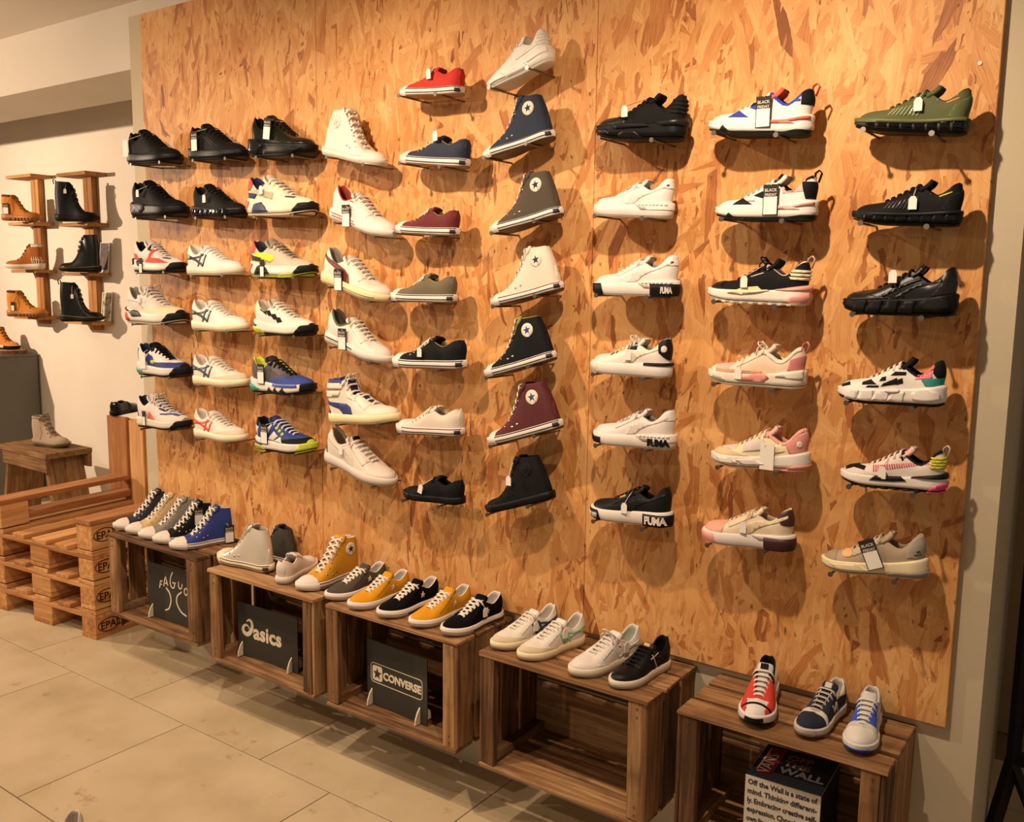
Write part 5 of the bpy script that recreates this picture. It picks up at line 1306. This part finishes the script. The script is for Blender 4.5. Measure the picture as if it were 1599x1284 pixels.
PLACE = {
 '1.1':(0.034,2.254,0.348,-2.3,1),
 '1.2':(0.469,2.244,0.343,-2.7,1),
 '1.3':(0.857,2.233,0.345,-3.7,1),
 '2.1':(0.051,2.023,0.359,-1.2,1),
 '2.2':(0.480,2.015,0.319,-1.8,1),
 '2.3':(0.832,2.011,0.367,-1.7,1),
 '3.1':(0.047,1.790,0.331,-0.5,1),
 '3.2':(0.430,1.780,0.342,-0.2,1),
 '3.3':(0.844,1.775,0.347,-0.3,1),
 '4.1':(-0.018,1.564,0.395,0.0,1),
 '4.2':(0.449,1.553,0.342,0.1,1),
 '4.3':(0.857,1.552,0.330,-0.0,1),
 '5.1':(0.047,1.333,0.347,1.0,1),
 '5.2':(0.445,1.319,0.342,1.5,1),
 '5.3':(0.830,1.317,0.345,1.6,1),
 '6.1':(0.025,1.094,0.355,2.3,1),
 '6.2':(0.438,1.093,0.326,0.8,1),
 '6.3':(0.851,1.083,0.329,2.9,1),
 'd1':(1.251,2.221,0.308,-12.7,1),
 'd2':(1.284,1.996,0.329,-16.2,1),
 'd3':(1.235,1.767,0.351,-14.4,1),
 'd4':(1.251,1.548,0.334,-14.4,1),
 'd5':(1.272,1.233,0.351,5.4,1),
 'd6':(1.240,1.093,0.359,-11.7,1),
 'e1':(1.902,2.364,0.269,3.1,-1),
 'e2':(1.926,2.132,0.295,5.8,-1),
 'e3':(1.886,1.915,0.276,3.0,-1),
 'e4':(1.877,1.696,0.289,0.2,-1),
 'e5':(1.921,1.476,0.325,-1.6,-1),
 'e6':(1.914,1.248,0.302,-2.7,-1),
 'e7':(1.917,1.012,0.272,-2.2,-1),
 'f1':(2.252,2.427,0.250,-18.1,-1),
 'f2':(2.259,2.203,0.273,-12.6,-1),
 'f3':(2.294,1.973,0.277,-13.0,-1),
 'f4':(2.301,1.748,0.277,-13.9,-1),
 'f5':(2.280,1.533,0.284,-17.1,-1),
 'f6':(2.311,1.320,0.301,-18.2,-1),
 'f7':(2.286,1.090,0.283,-18.9,-1),
 'g1':(2.686,2.161,0.285,4.4,-1),
 'g2':(2.658,1.952,0.260,2.9,-1),
 'g3':(2.685,1.734,0.278,0.2,-1),
 'g4':(2.674,1.501,0.269,0.3,-1),
 'g5':(2.694,1.294,0.275,-1.1,-1),
 'g6':(2.694,1.065,0.276,-2.0,-1),
 'h1':(3.038,2.147,0.286,4.5,-1),
 'h2':(3.063,1.935,0.278,1.5,-1),
 'h3':(3.058,1.716,0.285,1.6,-1),
 'h4':(3.060,1.499,0.275,0.1,-1),
 'h5':(3.084,1.283,0.278,-3.0,-1),
 'h6':(3.057,1.060,0.269,-2.7,-1),
 'i1':(3.403,2.120,0.264,6.1,-1),
 'i2':(3.405,1.911,0.256,3.1,-1),
 'i3':(3.412,1.701,0.270,-0.2,-1),
 'i4':(3.402,1.483,0.259,-1.1,-1),
 'i5':(3.419,1.273,0.256,-1.5,-1),
 'i6':(3.394,1.054,0.265,-5.8,-1),
}
for key, (x0, z0, L, ang, sg) in PLACE.items():
    label, style, up, kw = SPEC[key]
    a = math.radians(ang)
    x0 += sg * .014 * L * math.cos(a); z0 += .014 * L * math.sin(a); L *= .972
    vis = -1 if sg > 0 else 1
    kw = dict(kw)
    nm = 'high_top_sneaker' if style in ('chuck_high', 'mid') else 'sneaker'
    build_shoe(nm, label, 'sneaker', 'sneakers on the strand board wall', style, L, (x0, -.09, z0), (0, -a, 0 if sg > 0 else math.pi), up, vis=vis, pitch=a if sg > 0 else -a, **kw)
    ls = Last.get(style)
    for xl in (.25, .86):
        zl = float(ls.zb(np.array([xl]))[0])
        px = x0 + sg * (xl * math.cos(a) - zl * math.sin(a)) * L
        pz = z0 + (xl * math.sin(a) + zl * math.cos(a)) * L - .0036
        peg(px, pz)

# ------------------------------------------------------------------ shoes standing on the crates
def stand(key_name, label, style, up, toe, yaw, L, z=CZ + .0015, cat='sneaker', group='sneakers on the crates', **kw):
    y = math.radians(yaw)
    loc = (toe[0] - math.cos(y) * L, toe[1] - math.sin(y) * L, z)
    return build_shoe(key_name, label, cat, group, style, L, loc, (0, 0, y), up, **kw)
HT = dict(sole='#e4dad2', out='#8d6a46', laces='x', lace='#e6dfd4')
for toe, c_, lb, tg in (((-.050, -.205), '#20222c', 'blue-black high-top canvas shoe standing closest to the pallet bench', None),
                        ((.062, -.212), '#c2a578', 'beige high-top canvas shoe between the blue-black and grey ones', None),
                        ((.178, -.222), '#7b776c', 'grey high-top canvas shoe in the middle of five on the dark crate', None),
                        ((.290, -.225), '#151517', 'black high-top canvas shoe with a card at its ankle, beside the blue one', ('friday', .36, .36)),
                        ((.428, -.236), '#23357c', 'royal blue high-top canvas shoe at the right of five', ('friday', .17, .15))):
    stand('high_top_sneaker', lb, 'chuck_high', c_, toe, -109, .292, vis=1, tagspec=tg and (tg[0], tg[1], tg[2], dict(anchor=(tg[1] + .03, .11, tg[2] + .16))), lining='#9c9484' if c_ != '#23357c' else '#b9b2a8', panels=chuck('chuck_high', c_), **HT)
stand('high_top_sneaker', 'metallic silver high-top canvas shoe with cream sole', 'chuck_high', '#cfc8ba', (.698, -.178), 181, .310, vis=1, sole='#d9cdae', out='#8d6a46', lace='#b9b0a2', lining='#a49a88', umat=lambda c: fabric(c, .34, 'leather', .7, .30), panels=chuck('chuck_high', '#cfc8ba', capc='#d9cfb2', solec='#d9cdae', line='#3a382e'))
stand('high_top_sneaker', 'dark charcoal high-top canvas shoe half hidden behind the silver one', 'chuck_high', '#37332c', (.735, -.045), 180, .262, vis=1, sole='#d9cdb8', out='#8d6a46', lace='#d9cfc0', lining='#2a2722', panels=chuck('chuck_high', '#37332c', capc='#dcd2c0'))
stand('sneaker', 'all-white low canvas shoe turned with its heel to the room', 'chuck_low', '#dcd1c4', (1.046, .002), 113, .280, vis=1, sole='#dccfc4', out='#d0c4b6', lace='#d9cec2', lining='#d2c6b6', panels=chuck('chuck_low', '#dcd1c4', mono=True, solec='#dccfc4'))
stand('high_top_sneaker', 'mustard yellow high-top canvas shoe with a star patch', 'chuck_high', '#c18a22', (1.268, -.268), -93, .300, vis=1, lining='#d9cfc0', panels=chuck('chuck_high', '#c18a22', patch=('#cfc6b4', '#23232e'), vis=1), **HT)
SU = dict(umat=lambda c: fabric(c, .92, 'suede', .15), sole='#e6dcd4', out='#c9bfb4', laces='x', lace='#e6dfd4', lining='#d9d2c8')
def one_star(c_): return [('star', 'u', star(.36, .19, .045, .15), '#c9c2b6', .006, leather), ('stay', 'u', eyestay('star', .055), c_, .006), ('sole_groove', 's', sole_line('star', .55, .55, .012, 0, 1.02), '#d6ccc4', .004), ('sole_line', 's', sole_line('star', .3, .3, .016, .05, .66), '#1a1a1c' if c_ == '#141416' else '#d2c8c0', .004)]
for toe, c_, lb, tg in (((1.425, -.272), '#4a443b', 'dark grey suede star sneaker at the left end of its row', None),
                        ((1.560, -.290), '#c98d1e', 'mustard suede star sneaker between the grey and a black one', None),
                        ((1.698, -.286), '#141416', 'black suede star sneaker between two mustard ones', None),
                        ((1.845, -.284), '#c98d1e', 'mustard suede star sneaker between two black ones', None),
                        ((1.978, -.276), '#141416', 'black suede star sneaker with a loose tag string, right end of its row', ('small', .44, .20))):
    stand('sneaker', lb, 'star', c_, toe, -97, .272, vis=1, panels=one_star(c_), tagspec=tg, **SU)
for toe, c_, lb, tg in (((2.172, -.268), '#243a4e', 'white court shoe with dark teal stripes, left on the empty crate', ('small', .45, .22, dict(string='r'))),
                        ((2.288, -.285), '#8fc0ac', 'white court shoe with mint green stripes', ('small', .42, .25, dict(string='r')))):
    stand('sneaker', lb, 'court', '#e2dcd0', toe, -106, .264, vis=1, sole='#dfd2b0', lace='#ddd6ca', lining='#d9d2c8', umat=lambda c: leather(c, .5), tagspec=tg, panels=tiger(c_) + [('toe_panel', 'u', mudguard('court', [.02, .07, .10], .45), '#c9baa0', .005, lambda c: fabric(c, .9, 'suede')), ('heel_tab', 'u', heelpart(.03, .18, .5, .02), c_, .005), ('stay', 'u', eyestay('court', .05), '#e2dcd0', .006)])
stand('sneaker', 'plain white court shoe with a red tag string beside the black one', 'court', '#e4dcd4', (2.478, -.290), -107, .278, vis=1, sole='#e2d8c4', lace='#dcd4ca', lining='#c9cfc0', umat=lambda c: leather(c, .5), bow=True, tagspec=('small', .32, .22, dict(string='r')), panels=[('stay', 'u', eyestay('court', .05), '#e2dad2', .006), ('toe_panel', 'u', mudguard('court', [.02, .06, .08], .5), '#e0d8d0', .004)] + tiger('#e0d8d2'))
stand('sneaker', 'black leather court shoe on cream sole with a white crossed string', 'court', '#141416', (2.618, -.288), -100, .258, vis=1, sole='#dcd2c0', lace='#121214', lining='#121214', umat=lambda c: leather(c, .45), panels=[('stay', 'u', eyestay('court', .05), '#17171a', .006), ('string', 'u', stroke([(.36, .12), (.43, .28)], .006) + stroke([(.30, .27), (.47, .24)], .006), '#cfc8bc', .012)] + tiger('#1a1a1d'), tonguelabel='#c9a074')
stand('sneaker', 'white and red chunky sneaker with black toe and large tongue label', 'runner', '#e2dcd6', (3.030, -.272), -78, .262, vis=1, sole='#e4deda', out='#17171a', lace='#e2dcd6', lining='#17171a', tongue='#e0d8ce', tonguelabel='#1a1c1a', panels=[('red_overlay', 'u', [[(.44, .12), (.62, .12), (.74, .3), (.5, .4)], [(.62, .12), (.74, .12), (.74, .3)], [(.74, .12), (.93, .12), (.90, .17), (.74, .2)]], '#c43a2e', .006), ('toe_line', 'u', [[(.83, .05), (.86, .05), (.84, .4), (.81, .4)]], '#18181a', .007), ('toe_tip', 's', [[(.985, .0), (1.2, .0), (1.2, .12), (.975, .12)]], '#17171a', .006), ('black_net', 'u', [[(.38, .27), (.5, .26), (.5, .4), (.38, .42)]], '#1a1a1c', .004)])
NB = lambda a_, b_, c_: [('letter_mark', 'u', stroke([(.34, .15), (.38, .26)], .022) + stroke([(.38, .26), (.43, .16)], .022) + stroke([(.43, .16), (.49, .25)], .022), c_, .008, None, 1), ('stay', 'u', eyestay('slim_runner', .055), a_, .006), ('toe_panel', 'u', toerub(.74, .05, .4, -.02), b_, .006), ('toe_band', 'u', [[(.68, .05), (.74, .05), (.72, .4), (.66, .4)]], '#d0cabc', .009), ('heel_panel', 'u', heelpart(.12, .14, .33, .02), a_, .006)]
stand('sneaker', 'navy suede sneaker with grey sole, middle of three on its crate', 'slim_runner', '#23283a', (3.150, -.245), -97, .232, vis=1, sole='#d0c8be', out='#8e8478', lace='#b0a8a2', lining='#c2bab0', tongue='#23283a', tonguelabel='#cfc6bc', bow=False, umat=lambda c: fabric(c, .9, 'suede'), panels=NB('#23283a', '#1d2232', '#b8b4ac') + [('white_heel', 'u', [[(.1, .27), (.36, .28), (.34, .36), (.1, .36)]], '#cfc8be', .006), ('toe_tip', 's', toerub(.93, .03, .2, .0), '#b8b0a6', .008)])
stand('sneaker', 'white sneaker with bright blue side and blue toe rubber, far right', 'slim_runner', '#d8d4ce', (3.288, -.250), -84, .236, vis=1, sole='#dedad6', out='#2b46a8', lace='#e4e0da', lining='#cfcac2', tongue='#d6d2cc', bow=False, panels=NB('#3050b4', '#e0dcd6', '#b0aca8') + [('grey_heel', 'u', [[(.0, .27), (.36, .29), (.34, .36), (.0, .36)]], '#9a958c', .006), ('blue_toe', 's', toerub(.9, .0, .075, .05), '#2b46a8', .008)])

# ------------------------------------------------------------------ boots in the niche
WH, TAN = '#b8742c', '#a5602a'
BT = dict(umat=lambda c: fabric(c, .85, 'suede', .2))
def boot_at(label, style, up, cx, cy, z, yaw, L, cat='boot', group='boots on the wall shelves', name='boot', **kw):
    y = math.radians(yaw)
    return build_shoe(name, label, cat, group, style, L, (cx - math.cos(y) * L / 2, cy - math.sin(y) * L / 2, z + .001), (0, 0, y), up, **kw)
def logger(col, collar='#4a3524'): return [('collar', 'u', topline('boot', .045), collar, .010), ('heel_block', 's', rect(-.1, -.02, .27, .06), '#7c4f2c', .01), ('lugs', 's', [[(.34 + k * .085, -.02), (.39 + k * .085, -.02), (.385 + k * .085, .07), (.345 + k * .085, .07)] for k in range(8)], '#7c4f2c', .014), ('eyelets', 'u', eyelets('boot', 6, .016, .035), '#8f7a4c', .006, lambda c: metal(c)), ('seam', 'u', stroke([(.30, .14), (.36, .3), (.32, .44)], .01), '#8f5a24', .004)]
boot_at('wheat nubuck boot on the upper left shelf with a white card', 'boot', WH, -3.170, 1.040, SZ_L[1], 40, .280, vis=-1, sole='#a06a3a', out='#8a5a34', lace='#7a5228', lining='#6a4a2c', tagspec=('friday', .16, .30), panels=logger(WH), **BT)
boot_at('tan ankle boot with white collar and white leaf pattern on the heel', 'boot', '#9c5a28', -3.170, 1.040, SZ_L[2], 221, .280, vis=1, sole='#cfc6b8', out='#b5a48c', lace='#3a2a1c', lining='#8a5a34', panels=[('white_collar', 'u', topline('boot', .07), '#cfc8ba', .012), ('leaf_pattern', 'u', sum([stroke([(.05 + k * .05, .16), (.03 + k * .06, .24), (.06 + k * .05, .33)], .018) + stroke([(.05 + k * .05, .23), (.09 + k * .05, .27)], .016) for k in range(5)], []), '#cfc6a8', .006), ('eyelets', 'u', eyelets('boot', 6, .014, .03), '#2a2018', .006)], **BT)
boot_at('wheat nubuck boot on the lowest left shelf with dark padded collar', 'boot', '#bd7c30', -3.170, 1.040, SZ_L[3], 40, .290, vis=-1, sole='#a06a3a', out='#8a5a34', lace='#7a5228', lining='#7a5430', tagspec=('slim', .20, .26), panels=logger(WH, '#332a22'), **BT)
DM = dict(umat=lambda c: leather(c, .25))
def doc(): return [('welt_stitch', 's', rand_line('tall_boot', .012, -.012), '#7d7430', .006), ('eyelets', 'u', eyelets('tall_boot', 8, .014, .035), '#3a3a3c', .006, lambda c: metal(c)), ('sole_ribs', 's', sole_line('tall_boot', .45, .45, .03, .0, 1.0), '#1d1b14', .006), ('heel_block', 's', rect(-.1, -.02, .28, .07), '#121110', .008)]
boot_at('tall matt black lace-up boot with a heel loop on the upper shelf', 'tall_boot', '#161618', -2.435, 1.050, SZ_R[1], 40, .290, vis=-1, sole='#141414', out='#0e0e0e', lace='#141414', lining='#141414', pull='#141414', tagspec=('small', .3, .70), umat=lambda c: leather(c, .5), panels=doc()[1:])
boot_at('glossy black lace-up boot facing left on the middle shelf', 'tall_boot', '#121214', -2.435, 1.050, SZ_R[2], 222, .280, vis=1, sole='#141410', out='#0e0e0e', lace='#141414', lining='#141414', panels=doc(), **DM)
boot_at('glossy black lace-up boot with a heel loop on the lowest shelf', 'tall_boot', '#121214', -2.435, 1.050, SZ_R[3], 40, .295, vis=-1, sole='#141410', out='#0e0e0e', lace='#141414', lining='#141414', pull='#141414', tagspec=('small', .34, .60), panels=doc(), **DM)
boot_at('pale pinkish nubuck lace-up boot standing on the old stool', 'boot', '#a3907c', -2.475, .80, .5855, 15, .315, name='boot', group='boots in the niche', vis=-1, sole='#8a7866', out='#5c4a3a', lace='#6d5a48', lining='#8f7d6a', bow=True, panels=[('eyelets', 'u', eyelets('boot', 6, .014, .03), '#6d5a40', .006), ('collar', 'u', topline('boot', .035), '#9a8672', .008), ('seam', 'u', stroke([(.30, .14), (.36, .3), (.32, .44)], .01), '#8a7866', .004)], **BT)
boot_at('orange-tan hiking boot with black sole on the wood slice', 'boot', '#c07a34', -3.62, 1.085, 1.1910, 16, .26, name='boot', group='boots in the niche', vis=-1, sole='#d0c6b4', out='#141414', lace='#5c3a1c', lining='#3a2a1c', panels=[('black_guard', 's', toerub(.55, .0, .12, .05), '#161616', .01), ('eyelets', 'u', eyelets('boot', 6, .014, .03), '#3a2a1c', .006)], **BT)
boot_at('black patent loafer seen from behind on the bench back', 'loafer', '#121212', -1.335, .668, .9415, 118, .28, cat='shoe', name='loafer', group='boots in the niche', vis=-1, sole='#141414', out='#0c0c0c', lining='#6a4a40', umat=lambda c: leather(c, .15), nolace=True, panels=[('strap', 'u', [[(.46, .1), (.58, .1), (.56, .4), (.44, .4)]], '#161616', .01)])
# the tip of a white shoe in the room, cut by the lower edge of the picture
build_shoe('sneaker', 'pale sneaker with a gold mark, cut off by the bottom edge', 'sneaker', 'sneakers in the room', 'runner', .28, (1.175, -1.095, .001), (0, 0, math.radians(-62)), '#d8ccc4', vis=1, sole='#d8cec6', lining='#cdbfb6', panels=[('gold_mark', 'u', heelpart(.05, .26, .36, .0), '#c9a04a', .006)])
